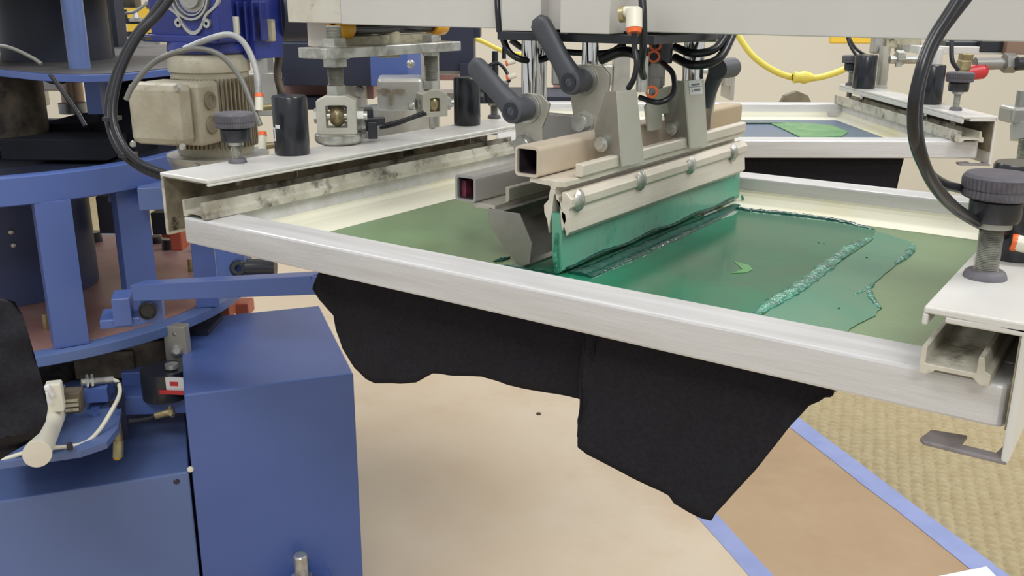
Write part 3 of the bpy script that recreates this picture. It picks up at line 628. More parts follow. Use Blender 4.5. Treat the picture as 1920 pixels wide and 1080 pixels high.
# ================================================================ AIR FITTING ELBOW AND HOSES ON THE CARRIAGE
t = thing('air_fitting', 'white elbow air fitting with orange ring on the middle grey cylinder box', 'fitting', D(1190, 62, .86))
b = B(); b.cyl(D(1172, 23, .875), D(1196, 23, .865), .0055, .0055, 18); b.cyl(D(1189, 18, .865), D(1189, 53, .865), .0075, .0075, 20); obj('elbow_body', b, 'fitting', t)
b = B(); b.cyl(D(1189, 53, .865), D(1189, 62, .865), .0072, .0065, 20); obj('release_ring', b, 'orange', t)
b = B(); b.cyl(D(1163, 27, .878), D(1172, 26, .876), .0075, .0075, 18); obj('threaded_stub', b, 'brass', t)
def hose(name, pix, r, m, label, cat='hose', n=10, group=None):
    b = B(); b.tube([D(x, y, d) for x, y, d in pix], r, n, 8); return solid(name, b, m, label, cat, group=group)
hose('air_hose', [(1189, 60, .866), (1190, 90, .87), (1194, 120, .87), (1188, 148, .875), (1178, 166, .885)], .0028, 'rubber', 'thin black hose dropping from the white elbow fitting')
hose('air_hose', [(1202, -30, .87), (1206, 30, .87), (1206, 90, .88), (1202, 125, .90), (1208, 150, .93)], .0036, 'rubber', 'straight black hose hanging just right of the white elbow fitting')
hose('air_hose', [(1200, 183, .95), (1235, 192, .93), (1262, 176, .93), (1262, 140, .94), (1242, 118, .96)], .0028, 'rubber', 'black hose curling in a loop behind the two sheet steel clips')
hose('air_hose', [(1265, 88, 1.0), (1300, 100, .98), (1340, 92, .98), (1362, 62, .99), (1368, 40, 1.0)], .0042, 'rubber', 'upper of the two black hoses looping below the beam beside the wall')
hose('air_hose', [(1265, 108, 1.0), (1300, 122, .98), (1345, 112, .98), (1370, 72, .99), (1380, 40, 1.0)], .0046, 'rubber', 'lower of the two black hoses looping below the beam beside the wall')
hose('air_hose', [(942, 70, 1.0), (955, 98, 1.0), (980, 112, 1.0), (1015, 112, 1.02), (1040, 96, 1.02), (1050, 70, 1.02)], .0035, 'rubber', 'black hose looping around the leftmost chrome rod')
hose('air_hose', [(958, 75, 1.06), (985, 92, 1.06), (1025, 95, 1.06), (1130, 100, 1.04), (1170, 84, 1.02)], .0035, 'rubber', 'black hose running behind the two chrome rods')
hose('air_hose', [(1128, 112, 1.02), (1160, 98, 1.0), (1188, 100, .99), (1215, 118, .98)], .0055, 'rubber', 'thick black hose bundle under the black plate')
for x, y in ((1229, 84), (1226, 106), (1222, 172)):
    b = B(); p = D(x, y, .955); b.lathe(p, p-CAM, [(.004, -.004), (.0062, -.004), (.0066, 0), (.0062, .004), (.004, .004)], 20)
    solid('release_ring', b, 'orange', {84: 'highest', 106: 'middle', 172: 'lowest'}[y]+' of the orange fitting rings among the hoses', 'fitting')
hose('air_hose', [(932, -20, .98), (933, 20, .98), (936, 60, .985)], .003, 'rubber', 'short black hose down the seam of the beam left of the black plate')
b = B(); fbox(b, 929, 18, 937, 46, .985, .006); q_ = solid('hose_clamp', b, 'castgrey', 'glue stained clip on the beam seam above the left lever', 'clip', .001)
# big foreground hoses
hose('air_hose', [(1840, -40, .50), (1800, 10, .50), (1756, 70, .50), (1730, 130, .50), (1718, 200, .505), (1722, 270, .51), (1745, 335, .53), (1785, 385, .56), (1835, 418, .60), (1880, 438, .64), (1905, 452, .665)], .0035, 'rubber', 'long black hose in front at the right, ending at the orange ringed fitting', n=14)
hose('air_hose', [(1820, -40, .49), (1782, 20, .49), (1745, 80, .49), (1724, 140, .49), (1712, 205, .495), (1716, 270, .51), (1738, 320, .54), (1770, 345, .57), (1810, 356, .62), (1840, 370, .66)], .0030, 'rubber', 'second black hose beside it, bending in behind the big knob', n=14)

# ================================================================ SHIRTS
def sheet(cols, rows=14, fold=.004, seed=0, th=.0016):
    """cols: list of (top point, bottom point, y) ; a hanging cloth sheet with soft folds"""
    b = B(); vs = []; nc = len(cols)
    for i, (a, c) in enumerate(cols):
        for j in range(rows+1):
            s_ = j/rows; p = a.lerp(c, s_); q = fold*s_*(1-.6*s_**4)*(mnoise.noise(Vector((p.x*26+seed, p.y*26, p.z*9)))+.5*mnoise.noise(Vector((p.x*60+seed, p.y*60, p.z*30))))
            dirn = Vector((0, 1, 0)) if abs(cols[min(i+1, nc-1)][0].x-cols[max(i-1, 0)][0].x) > abs(cols[min(i+1, nc-1)][0].y-cols[max(i-1, 0)][0].y) else Vector((1, 0, 0))
            vs.append(p+dirn*q)
    b.add(vs, [(i*(rows+1)+j, (i+1)*(rows+1)+j, (i+1)*(rows+1)+j+1, i*(rows+1)+j+1) for i in range(nc-1) for j in range(rows)], True); return b
def curvepts(pts, k):
    o_ = []
    for a, c in zip(pts, pts[1:]):
        for j in range(k): o_.append(tuple(a[q]+(c[q]-a[q])*j/k for q in range(len(a))))
    o_.append(pts[-1]); return o_
def shirt():
    zt = .9195; B_ = B()
    def cols(bottom, y, tx0, tx1, k=4):
        bp = curvepts(bottom, k); n = len(bp); out = []
        for i, (x, yy) in enumerate(bp):
            s_ = i/(n-1); c = P(x, yy, 1, y)
            tx = tx0+(tx1-tx0)*s_; out.append((Vector((tx, y+.006, zt)), c))
        return out
    A = cols([(586, 541), (600, 562), (624, 592), (628, 622), (640, 655), (664, 690), (686, 710), (705, 718), (745, 719), (780, 717), (800, 706), (812, 700), (850, 704), (900, 708), (940, 716), (980, 728), (1040, 740), (1130, 757)], .612, P(590, 512, 1, .61).x, P(1130, 640, 1, .61).x)
    # keep the columns upright: the top x follows the bottom x
    def upright(C_, x0, x1, y): 
        r = []
        for a, c in C_:
            tx = min(max(c.x, x0), x1); r.append((Vector((tx, y+.004, zt)), c))
        return r
    A = upright(A, -.652, -.30, .612)
    Cc = cols([(1086, 760), (1084, 800), (1084, 838), (1100, 850), (1140, 871), (1200, 902), (1252, 931), (1262, 944), (1290, 960), (1320, 972), (1334, 976), (1340, 964), (1370, 932), (1410, 888), (1440, 850), (1480, 800), (1512, 762), (1532, 753), (1553, 738)], .598, 0, 0)
    Cc = upright(Cc, -.352, -.168, .598)
    for g, seed in ((A, 1), (Cc, 5)):
        q = sheet(g, 16, .010, seed); B_.add(q.v, q.f, True)
    # the turned sleeve edge joining the two front sheets
    q = sheet([(Vector((-.353+.002*i, .618-.0035*i, zt)), P(1086, 838-i*1, 1, .598)+Vector((0, .02-.0035*i, .002))) for i in range(6)], 12, .003, 3); B_.add(q.v, q.f, True)
    # right side, hanging short, and left side, back
    R_ = []
    for i in range(40):
        y = .598+i*.0125; R_.append((Vector((-.168, y, zt)), Vector((-.160+.006*math.sin(i*.6), y, .913-.014*min(1, i/8)*(1-i/45)))))
    q = sheet(R_, 10, .006, 7); B_.add(q.v, q.f, True)
    L_ = []
    for i in range(40):
        y = .612+i*.0125; L_.append((Vector((-.652, y, zt)), Vector((-.655-.006*math.sin(i*.5), y, .905-.06*min(1, i/10)+.008*math.sin(i*.5)))))
    q = sheet(L_, 10, .006, 9); B_.add(q.v, q.f, True)
    Bk = [(Vector((-.652+i*.0242, 1.087, zt)), Vector((-.652+i*.0242, 1.094, .84+.006*math.sin(i)))) for i in range(21)]
    q = sheet(Bk, 8, .006, 11); B_.add(q.v, q.f, True)
    # top over the pallet
    vs = [Vector((-.652+.484*i/16, .602+.486*j/16, zt+.0004)) for i in range(17) for j in range(17)]
    B_.add(vs, [(i*17+j, (i+1)*17+j, (i+1)*17+j+1, i*17+j+1) for i in range(16) for j in range(16)], True)
    return B_
o = solid('t_shirt', shirt(), 'cloth', 'black t-shirt stretched on the pallet under the foreground screen, hem hanging', 'shirt')
q = o.modifiers.new('solid', 'SOLIDIFY'); q.thickness = .0014; q.offset = -1
# pallet under it with its arm
t = thing('print_pallet', 'flat print pallet hidden inside the hanging black shirt, on a blue arm', 'pallet', (-.41, .86, .90))
b = B(); b.box(-.640, -.18, .628, 1.075, .900, .9165); obj('board', b, 'steelsheet', t, .004)
pa = P(262, 545, 2, .80)
# arm from the turntable to the pallet
def bar(b, p, q, w_, h):
    p = Vector(p); q = Vector(q); v = (q-p); L = v.length; v.normalize(); s_ = Vector((0, 0, 1)).cross(v).normalized(); u_ = v.cross(s_)
    Mx = Matrix((v, s_, u_)).transposed(); return b.obox((p+q)/2, (L, w_, h), Mx=Mx)
a0 = P(262, 545, 1, .80); a1 = P(600, 530, 1, .84)
b = B(); bar(b, a0, a1, .03, .025); bar(b, a1, a1+Vector((.25, 0, .0)), .03, .025); b.box(a1.x+.05, a1.x+.1, .80, .90, a1.z, .9); obj('arm', b, 'blue', t, .001)

# rear shirt below the rear screen (in the main frame coordinates, then turned with that station)
zt = .9195; b = B()
cols = []
for i in range(60):
    x = -.66+i*.5/59; xx = x+(.0 if i < 50 else 0); h = .055 if x < -.2 else .055*(-.16-x)/.04
    cols.append((Vector((x, .600, zt)), Vector((min(x, -.172), .596, zt-.075+.003*math.sin(i*.4)))))
q = sheet(cols, 10, .006, 13); b.add(q.v, q.f, True)
R_ = [(Vector((-.160, .600+i*.0125, zt)), Vector((-.172+.004*math.sin(i*.7), .596+i*.0125, .845+.006*math.sin(i*.3)))) for i in range(40)]
q = sheet(R_, 10, .006, 17); b.add(q.v, q.f, True)
vs = [Vector((-.66+.5*i/8, .6+.487*j/8, zt+.0004)) for i in range(9) for j in range(9)]
b.add(vs, [(i*9+j, (i+1)*9+j, (i+1)*9+j+1, i*9+j+1) for i in range(8) for j in range(8)], True)
b.xf(TFAR)
o = solid('t_shirt', b, 'cloth', 'black t-shirt hanging below the rear screen, seen past the squeegee end', 'shirt'); q = o.modifiers.new('solid', 'SOLIDIFY'); q.thickness = .0014
# near left shirt: a draped corner
def leftshirt():
    b = B(); prof = []
    # right-hand silhouette, top to bottom, at a fixed distance
    R_ = [(2, 559), (28, 566), (42, 590), (55, 630), (66, 670), (76, 705), (86, 740), (90, 765), (86, 790), (74, 812), (50, 832), (20, 850), (-20, 875), (-60, 900)]
    R_ = curvepts(R_, 4); n = len(R_); vs = []; K = 12
    for i, (x, y) in enumerate(R_):
        for k in range(K+1):
            s_ = k/K; d = .80+.14*s_**1.5*0+.0; bulge = .05*math.sin(s_*PI/2)
            xx = x-(x+160)*s_; p = D(xx, y-6*s_*(1 if i < 8 else 0), .80-bulge*.9+.012*mnoise.noise(Vector((x*.03, y*.02, s_*3))))
            vs.append(p)
    b.add(vs, [(i*(K+1)+k, (i+1)*(K+1)+k, (i+1)*(K+1)+k+1, i*(K+1)+k+1) for i in range(n-1) for k in range(K)], True)
    # back side, going away from the viewer
    vs = []
    for i, (x, y) in enumerate(R_):
        for k in range(K+1):
            s_ = k/K; xx = x-(x+160)*s_; p = D(xx, y, .80+.22*s_**.6); vs.append(p)
    b.add(vs, [(i*(K+1)+k, (i+1)*(K+1)+k, (i+1)*(K+1)+k+1, i*(K+1)+k+1) for i in range(n-1) for k in range(K)], True)
    vs = []
    for s_ in [k/K for k in range(K+1)]:
        x, y = R_[0]; xx = x-(x+160)*s_; vs += [D(xx, y-6*s_, .80-.045*math.sin(s_*PI/2)), D(xx, y, .80+.22*s_**.6)]
    b.add(vs, [(2*k, 2*k+2, 2*k+3, 2*k+1) for k in range(K)], True)
    return b
o = solid('t_shirt', leftshirt(), 'cloth', 'black t-shirt draped on a neighbouring pallet at the left edge of the picture', 'shirt')
# its pallet arm, out of frame to the left, so the shirt rests on something
b = B(); q = D(-120, 640, .86); b.obox(q+Vector((0, 0, 0)), (.10, .12, .015), -.6); solid('print_pallet', b, 'steelsheet', 'pallet inside the draped shirt at the left edge', 'pallet')

# ================================================================ BLUE CABINETS
def cab(name, q, z1, m_, label, extra=None):
    t = thing(name, label, 'cabinet', (sum(p[0] for p in q)/4, sum(p[1] for p in q)/4, .0))
    b = B(); n = len(q); vs = [(p[0], p[1], .0045) for p in q]+[(p[0], p[1], z1) for p in q]
    b.add(vs, [tuple(range(n)), tuple(range(n, 2*n))]+[(i, (i+1) % n, n+(i+1) % n, n+i) for i in range(n)]); obj('housing', b, m_, t, .003); return t
a = Vector((-1.239, .854)); ux = Vector((.156, .224)); uy = Vector((-.32, .229))
q = [a, a+ux, a+ux+uy, a+uy]
c1 = cab('leg_cabinet', q, .55, 'blue', 'tall blue steel cabinet with plain flat top in front of the tan floor')
b = B(); p = P(566, 1070, 0, P(566, 1070, 2, .2).x)
# front face plane of the cabinet: solve where a pixel ray meets it
def onface(px, py, a_, u_, off=0):
    n_ = Vector((u_.y, -u_.x)).normalized(); d = ray(px, py); k = ((a_-Vector((0, 0)))-Vector((CAM.x, CAM.y))).dot(n_)+off
    return CAM+d*(k/(d.x*n_.x+d.y*n_.y))
p = onface(566, 1085, a, ux, .03); 
b = B(); b.cyl(p, p+Vector((0, 0, .045)), .012, .012, 24); b.cyl(p+Vector((0, 0, .045)), p+Vector((0, 0, .048)), .012, .010, 24); b.hexnut(p-Vector((0, 0, .01)), p+Vector((0, 0, .004)), .02); bb = obj('levelling_bolt', b, 'steel', c1)
b = B(); b.obox(p+Vector((-.006, .006, -.02)), (.10, .09, .02), math.atan2(ux.y, ux.x)); obj('foot_bracket', b, 'blue', c1, .001)
nrm = Vector((ux.y, -ux.x, 0)).normalized()
for px, py in ((357, 880),):
    p = onface(px, py, a, ux); b = B(); b.lathe(p, nrm, [(.0001, .004), (.004, .0035), (.0055, 0)], 12); obj('screw', b, 'fitting', c1)
# wide low cabinet
za = P(353, 887, 0, a.x).z
A1 = P(0, 940, 2, za); A2 = Vector((a.x-.004, a.y-.003, za)); dr = (A2-A1).normalized(); uy3 = Vector((uy.x, uy.y, 0)).normalized()*.37
q = [A1-dr*.3, A2, A2+uy3, A1-dr*.3+uy3]
c2 = cab('base_cabinet', [Vector((v.x, v.y)) for v in q], za, 'bluelight', 'wide low blue steel cabinet at the bottom left')
n2 = Vector((dr.y, -dr.x, 0)); 
b = B(); p = onface(331, 903, Vector((A1.x, A1.y)), Vector((dr.x, dr.y))); b.lathe(p, n2, [(.0001, .002), (.0035, .002), (.005, 0)], 12); obj('screw', b, 'black', c2)

# ================================================================ TURNTABLE BASE
CX, CY = -1.87, .93
t = thing('turntable_frame', 'blue press turntable frame with ring, posts and round deck at the left', 'machine frame', (CX, CY, .45))
b = B(); b.lathe((CX, CY, .582), (0, 0, 1), [(.05, 0), (.452, 0), (.455, .002), (.455, .018), (.452, .020), (.05, .020)], 96); obj('deck', b, 'bluelight', t)
b = B(); b.lathe((CX, CY, .6022), (0, 0, 1), [(.05, 0), (.425, 0), (.425, .0012), (.05, .0012)], 96); obj('deck_inner_disc', b, 'rose', t)
b = B(); b.lathe((CX+.02, CY-.03, .846), (0, 0, 1), [(.385, 0), (.407, 0), (.41, .002), (.41, .044), (.407, .046), (.385, .046), (.385, 0)], 96); obj('ring', b, 'blue', t)
b = B(); b.lathe((CX+.02, CY-.03, .850), (0, 0, 1), [(.12, 0), (.385, 0), (.385, .012), (.12, .012), (.12, 0)], 72); obj('ring_plate', b, 'navy', t)
b = B(); b.cyl((CX, CY, .604), (CX, CY, .849), .155, .155, 64); obj('drum', b, 'drumblue', t)
for px, py in ((54, 527), (45, 496)):
    p = D(px, py, 1.5); 
    v = Vector((p.x-CX, p.y-CY, 0)); v.normalize(); p = Vector((CX, CY, p.z-.01))+v*.155
    b = B(); b.lathe(p, v, [(.0001, .006), (.004, .005), (.006, 0)], 12); obj('bolt', b, 'steel', t)
def post(pxl, pxr, pyb, ang, m_='blue', dz=.848, w2=None, name='post'):
    l = P(pxl, pyb, 2, .603); r = P(pxr, pyb, 2, .603); c = (l+r)/2; wd = (r-l).length
    b = B(); vd = (c-CAM); vd.z = 0; vd.normalize(); b.obox(c+vd*wd*.35+Vector((0, 0, (dz-.603)/2)), (wd*.95, wd*(w2 or .7), dz-.603), math.atan2(-vd.x, vd.y)+ang); return obj(name, b, m_, t, .0008)
post(101, 165, 650, .12); post(240, 298, 602, .25, 'blue'); post(370, 413, 576, -.1)
# pivot block at the second post
b = B(); fbox(b, 262, 560, 304, 607, 1.46, .05, .3); fbox(b, 212, 560, 245, 612, 1.45, .05, .3); fbox(b, 190, 598, 262, 615, 1.46, .06, .3); blk = obj('pivot_block', b, 'blue', t, .002)
p = D(277, 582, 1.452); b = B(); vv = Matrix.Rotation(-YAW+.3, 3, 'Z') @ Vector((0, -1, 0)); b.lathe(p, vv, [(.0001, .002), (.010, .002), (.012, .006), (.0135, .006), (.014, 0)], 24); obj('bore', b, 'black', blk)
b = B(); p = D(440, 500, 1.7); b.obox(p, (.05, .05, .09), .6); q2 = obj('pivot_block', b, 'blue', t, .002)
p = D(447, 503, 1.665); b = B(); b.lathe(p, (CAM-p), [(.006, .002), (.012, .002), (.014, 0), (.0155, -.01)], 24); b.cyl(p+Vector((.01, .01, 0)), p+Vector((.05, .04, 0)), .016, .016, 20); obj('bearing', b, 'black', q2)
# caps and boxes standing on the deck
for k, (px, py, w_, h, m_) in enumerate(((177, 452, 30, 17, 'black'), (293, 455, 22, 12, 'brown'), (318, 466, 28, 18, 'black'), (358, 508, 10, 22, 'brass'), (88, 618, 12, 30, 'brass'), (108, 650, 12, 10, 'steel'), (370, 470, 16, 14, 'black'))):
    p = P(px, py, 2, .6036); d = (p-CAM).dot(FW); r = w_/2*d/F; b = B(); b.cyl(p, p+Vector((0, 0, h*d/F/.95)), r, r*.9, 20); obj('deck_bolt', b, m_, t)
b = B(); fbox(b, 183, 370, 216, 437, 1.9, .08); fbox(b, 284, 400, 320, 440, 2.0, .08); obj('drive_box', b, 'navy', t, .001)
# radial blue plates between ring and holder
b = B(); fbox(b, 262, 352, 345, 392, 1.62, .12, .3); fbox(b, 205, 366, 340, 378, 1.7, .2, .1); obj('ring_gusset', b, 'bluelight', t, .001)
# under deck gear
b = B(); b.cyl((CX, CY, .452), (CX, CY, .581), .30, .34, 48); obj('bearing_hub', b, 'brown', t)
# upper structure above the ring
t = thing('head_support', 'dark upper hub of the press with blue pipe and curved plate at the top left', 'machine frame', (CX, CY, .9))
b = B(); b.cyl((CX, CY-.0, .895), (CX, CY, 1.02), .10, .10, 48); obj('column', b, 'brown', t)
zz = 1.034
pts = [P(x, y, 2, zz) for x, y in ((-160, 118), (-60, 126), (0, 131), (75, 138.5), (150, 141), (230, 139), (330, 128), (420, 110), (470, 100), (440, 82), (300, 84), (100, 84), (-160, 84))]
b = B(); b.prism([(p.x, p.y) for p in pts], zz-.012, zz, 2); obj('curved_plate', b, 'blue', t, .001)
b = B(); cq = Vector((sum(p.x for p in pts)/len(pts), sum(p.y for p in pts)/len(pts))); b.prism([(cq.x+(p.x-cq.x)*.975, cq.y+(p.y-cq.y)*.975) for p in pts], zz+.0002, zz+.0012, 2); obj('plate_top', b, 'darktop', t)
p = P(150, 129, 2, zz); b = B(); b.cyl(p+Vector((0, 0, .0005)), p+Vector((0, 0, .125)), .0185, .0185, 32); obj('pipe_post', b, 'bluelight', t)
b = B(); p = P(60, 118, 2, zz); b.cyl(p+Vector((-.06, .09, .0015)), p+Vector((-.06, .09, .14)), .105, .105, 40); obj('hub_drum', b, 'navy', t)
b = B(); p = P(180, 108, 2, zz); b.obox(p+Vector((0, 0, .066)), (.06, .05, .13), .5); obj('post', b, 'navy', t)
b = B(); p = P(218, 88, 2, zz); b.obox(p+Vector((0, 0, .075)), (.04, .05, .15), .5); obj('post', b, 'navy', t)
b = B(); p = P(203, 90, 2, zz); b.obox(p+Vector((0, 0, .07)), (.008, .02, .14), .5); obj('chrome_strip', b, 'steel', t)
pts = [P(x, 10, 0, -2.2) for x in (0, 1)]
b = B(); b.obox((CX-.1, CY+.1, 1.168), (.5, .55, .012), .5); obj('top_plate', b, 'navy', t)
# lower pipes between curved plate and ring
b = B(); fbox(b, 160, 144, 188, 212, 1.75, .05); obj('post', b, 'blue', t)
b = B(); fbox(b, 190, 150, 330, 168, 1.9, .1); fbox(b, 186, 168, 250, 300, 1.85, .12); fbox(b, 75, 235, 175, 300, 1.9, .2); fbox(b, 0, 262, 200, 300, 1.75, .1, 0); obj('machinery_block', b, 'pitch', t, .002)
for k, pix in enumerate(([(-20, 84, 1.5), (20, 90, 1.5), (60, 108, 1.5), (78, 120, 1.5)], [(95, 140, 1.55), (120, 175, 1.55), (145, 210, 1.55), (160, 236, 1.55)], [(76, 138, 1.7), (90, 152, 1.7), (115, 155, 1.7), (135, 143, 1.7)])):
    hose('cable', pix, .0038 if k == 1 else .003, 'greyhose' if k == 0 else 'rubber', ['grey cable arching in front of the dark hub drum', 'dark cable slanting down below the curved blue plate', 'short cable loop hanging under the curved blue plate'][k], 'cable')
t = thing('pneumatic_canister', 'pale steel canister lit warm behind the slanting cable', 'canister', D(140, 200, 2.1))
b = B(); fcyl(b, 138, 140, 196, 40, 2.1); obj('body', b, mat('warm_steel', (222, 190, 160), .35, .2, (200, 170, 150), 6), t)
b = B(); fcyl(b, 138, 194, 212, 50, 2.08); obj('rim', b, 'silver', t)
b = B(); fbox(b, 70, 138, 132, 170, 2.3, .05); fbox(b, 62, 165, 75, 200, 2.3, .05); solid('side_cover', b, 'silver', 'pale grey curved cover seen behind the brown column', 'machine part', .004)

# ================================================================ SENSOR PLATFORM
zp = .50
t = thing('sensor_shelf', 'small blue shelf plate with sensor, white cable and bolts above the low cabinet', 'bracket', P(150, 820, 2, zp))
pts = [P(x, y, 2, zp) for x, y in ((-10, 868), (60, 858), (150, 845), (200, 828), (222, 800), (234, 730), (232, 716), (140, 712), (60, 740), (-10, 800))]
b = B(); b.prism([(p.x, p.y) for p in pts], zp-.012, zp, 2); obj('shelf_plate', b, 'bluelight', t, .001)
b = B(); q = P(232, 740, 2, zp); fbox(b, 222, 716, 236, 826, 1.60, .004, .9); obj('edge_flange', b, 'navy', t)
b = B(); fbox(b, 152, 728, 200, 756, 1.58, .05, .2); obj('sensor_base', b, 'blue', t, .001)
b = B(); p0 = D(152, 717, 1.575); p1 = D(212, 712, 1.6); b.cyl(p0, p1, .0062, .0062, 18); b.hexnut(p0.lerp(p1, .15), p0.lerp(p1, .22), .0125); b.hexnut(p0.lerp(p1, .30), p0.lerp(p1, .37), .0125); obj('proximity_sensor', b, 'steel', t)
b = B(); b.tube([D(212, 712, 1.6), D(222, 718, 1.59), D(224, 740, 1.57), D(208, 772, 1.53), D(185, 808, 1.5), D(160, 830, 1.48), D(125, 838, 1.455), D(95, 840, 1.44), D(50, 848, 1.43), D(0, 864, 1.42)], .0034, 10); obj('cable', b, 'fitting', t, label='white sensor cable')
for px, py in ((210, 757), (131, 838), (15, 862)):
    b = B(); p = D(px, py, 1.56 if px > 200 else 1.44); b.cyl(p-Vector((0, 0, .004)), p+Vector((0, 0, .006)), .0045, .0045, 10); obj('cable_tie', b, 'black', t)
b = B(); fbox(b, 119, 738, 150, 776, 1.52, .03, .2); q3 = obj('relay_block', b, 'brown', t, .001)
for k in range(4):
    b = B(); fbox(b, 122, 740+k*9, 146, 745+k*9, 1.517, .004, .2); obj('relay_fin', b, 'castgrey', q3)
b = B(); p = D(222, 826, 1.56); b.cyl(p, p+Vector((0, 0, .03)), .0075, .0075, 16); b.cyl(D(221, 858, 1.56), p, .0085, .0085, 16); obj('amber_probe', b, 'brass', t)
b = B(); p = D(220, 860, 1.56); b.lathe(p, (0, 0, 1), [(.0001, -.002), (.006, 0), (.007, .004)], 14); obj('probe_tip', b, 'yellow', t)
for px, py in ((180, 767), (177, 779)):
    b = B(); b.hexnut(P(px, py, 2, zp), P(px, py, 2, zp)+Vector((0, 0, .005)), .008); obj('hex_nut', b, 'blue', t)
# white cylinder (air cylinder) lying towards the viewer
t = thing('white_air_cylinder', 'cream capped white air cylinder pointing at the viewer beside the draped shirt', 'cylinder', D(70, 852, 1.33))
b = B(); p0 = D(70, 851, 1.33); p1 = D(112, 752, 1.60); b.cyl(p0, p1, .0175, .0175, 28); obj('body', b, 'fitting', t)
v = (p0-p1).normalized(); b = B(); b.lathe(p0, v, [(.0178, -.006), (.0192, 0), (.0186, .003), (.0001, .004)], 28); obj('end_cap', b, 'wall', t)
b = B(); fbox(b, 88, 720, 116, 775, 1.47, .02, .3); obj('valve_block', b, 'fitting', t, .003)
for px, py in ((90, 728), (86, 742)):
    b = B(); p = D(px, py, 1.45); b.lathe(p, (0, -.4, 1), [(.0001, .006), (.004, .005), (.0055, .001), (.0045, -.002), (.004, -.014)], 14); obj('port_plug', b, 'whitepaper', t)
b = B(); p = D(110, 738, 1.5); b.cyl(p, p+Vector((0, 0, .02)), .008, .008, 16); b.hexnut(p+Vector((0, 0, .006)), p+Vector((0, 0, .012)), .011); solid('chrome_bolt', b, 'chrome', 'bright chrome bolt behind the white air cylinder', 'bolt')
# gear below the deck, right part
t = thing('drive_unit', 'oily dark drive unit with a steel bolted plate under the round deck', 'machine part', D(300, 700, 1.75))
b = B(); fbox(b, 238, 640, 318, 720, 1.72, .10, .2); fbox(b, 140, 660, 250, 712, 1.70, .1, .1); obj('casing', b, 'brown', t, .004)
b = B(); fbox(b, 308, 612, 350, 690, 1.70, .02, -.1); pl = obj('bolted_plate', b, 'steelsheet', t, .001)
for px, py, r in ((331, 624, .008), (331, 658, .010)):
    b = B(); p = D(px, py, 1.70); b.lathe(p, CAM-p, [(.0001, .008), (r*.6, .008), (r, .004), (r*1.2, 0)], 18); obj('bolt', b, 'darksteel', pl)
b = B(); fcyl(b, 312, 690, 742, 84, 1.66); q4 = obj('motor_can', b, 'black', t)
b = B(); fcyl(b, 322, 682, 690, 24, 1.64); obj('shaft_nut', b, 'steel', q4)
b = B(); fbox(b, 296, 708, 352, 740, 1.615, .004, -.1); lb = obj('nameplate', b, 'label', t)
b = B(); fbox(b, 298, 733, 350, 740, 1.613, .003, -.1); fbox(b, 318, 716, 334, 724, 1.613, .003, -.1); obj('nameplate_print', b, 'red', lb)
b = B(); fbox(b, 350, 620, 392, 680, 1.8, .1); obj('side_box', b, 'navy', t)
b = B(); fbox(b, 218, 742, 350, 778, 1.66, .2, .1); fbox(b, 230, 698, 268, 745, 1.7, .1, .1); solid('cable_tray', b, 'blue', 'dark blue ledge behind the sensor shelf', 'machine part', .002)
t = thing('proximity_switch', 'brass threaded switch on a dark cable lying above the low cabinet', 'sensor', D(315, 778, 1.6))
b = B(); p0 = D(292, 780, 1.6); p1 = D(326, 771, 1.6); b.cyl(p0, p1, .006, .006, 16); b.hexnut(p0.lerp(p1, .8), p0.lerp(p1, .95), .010); obj('barrel', b, 'brass', t)
b = B(); b.tube([D(292, 780, 1.6), D(275, 786, 1.59), D(240, 790, 1.57)], .004); obj('cable', b, 'rubber', t)
b = B(); fbox(b, 440, 570, 466, 594, 2.1, .05); fbox(b, 372, 560, 430, 600, 2.05, .08); solid('orange_casting', b, mat('dull_orange_metal', (190, 110, 84), .5), 'dull orange casting peeking between deck and tall cabinet', 'machine part', .003)
b = B(); fbox(b, 316, 392, 338, 470, 1.95, .05); fbox(b, 300, 404, 330, 446, 2.02, .05); solid('orange_post', b, mat('orange_red_metal', (196, 92, 66), .5), 'orange red post beyond the round deck', 'machine part', .003)

# ================================================================ MOTOR + GEARBOX
t = thing('gear_motor', 'grey cast electric motor with terminal box hanging under a blue gearbox', 'motor', (-1.17, .90, .90))
mx, my = P(398, 190, 1, .93).x, .93; ang = math.radians(18)
zt_ = P(398, 96, 1, .93).z; zb_ = P(400, 285, 1, .93).z
b = B(); b.lathe((mx, my, zb_), (0, 0, 1), [(.0001, 0), (.054, 0), (.056, .004), (.056, zt_-zb_-.03), (.059, zt_-zb_-.028), (.059, zt_-zb_-.012), (.052, zt_-zb_-.003), (.046, zt_-zb_)], 48); bd = obj('stator_body', b, 'motor', t)
b = B()
for k in range(26):
    a_ = -PI*.55+k*PI*.86/25; c = Vector((mx+.058*math.cos(a_), my+.058*math.sin(a_), (zb_+zt_)/2-.012)); b.obox(c, (.010, .0022, zt_-zb_-.05), a_)
obj('cooling_fins', b, 'motordark', bd, kind='stuff')
b = B(); R_ = Matrix.Rotation(ang, 3, 'Z'); c = Vector((P(333, 212, 1, .85).x, .85, P(315, 210, 1, .85).z))
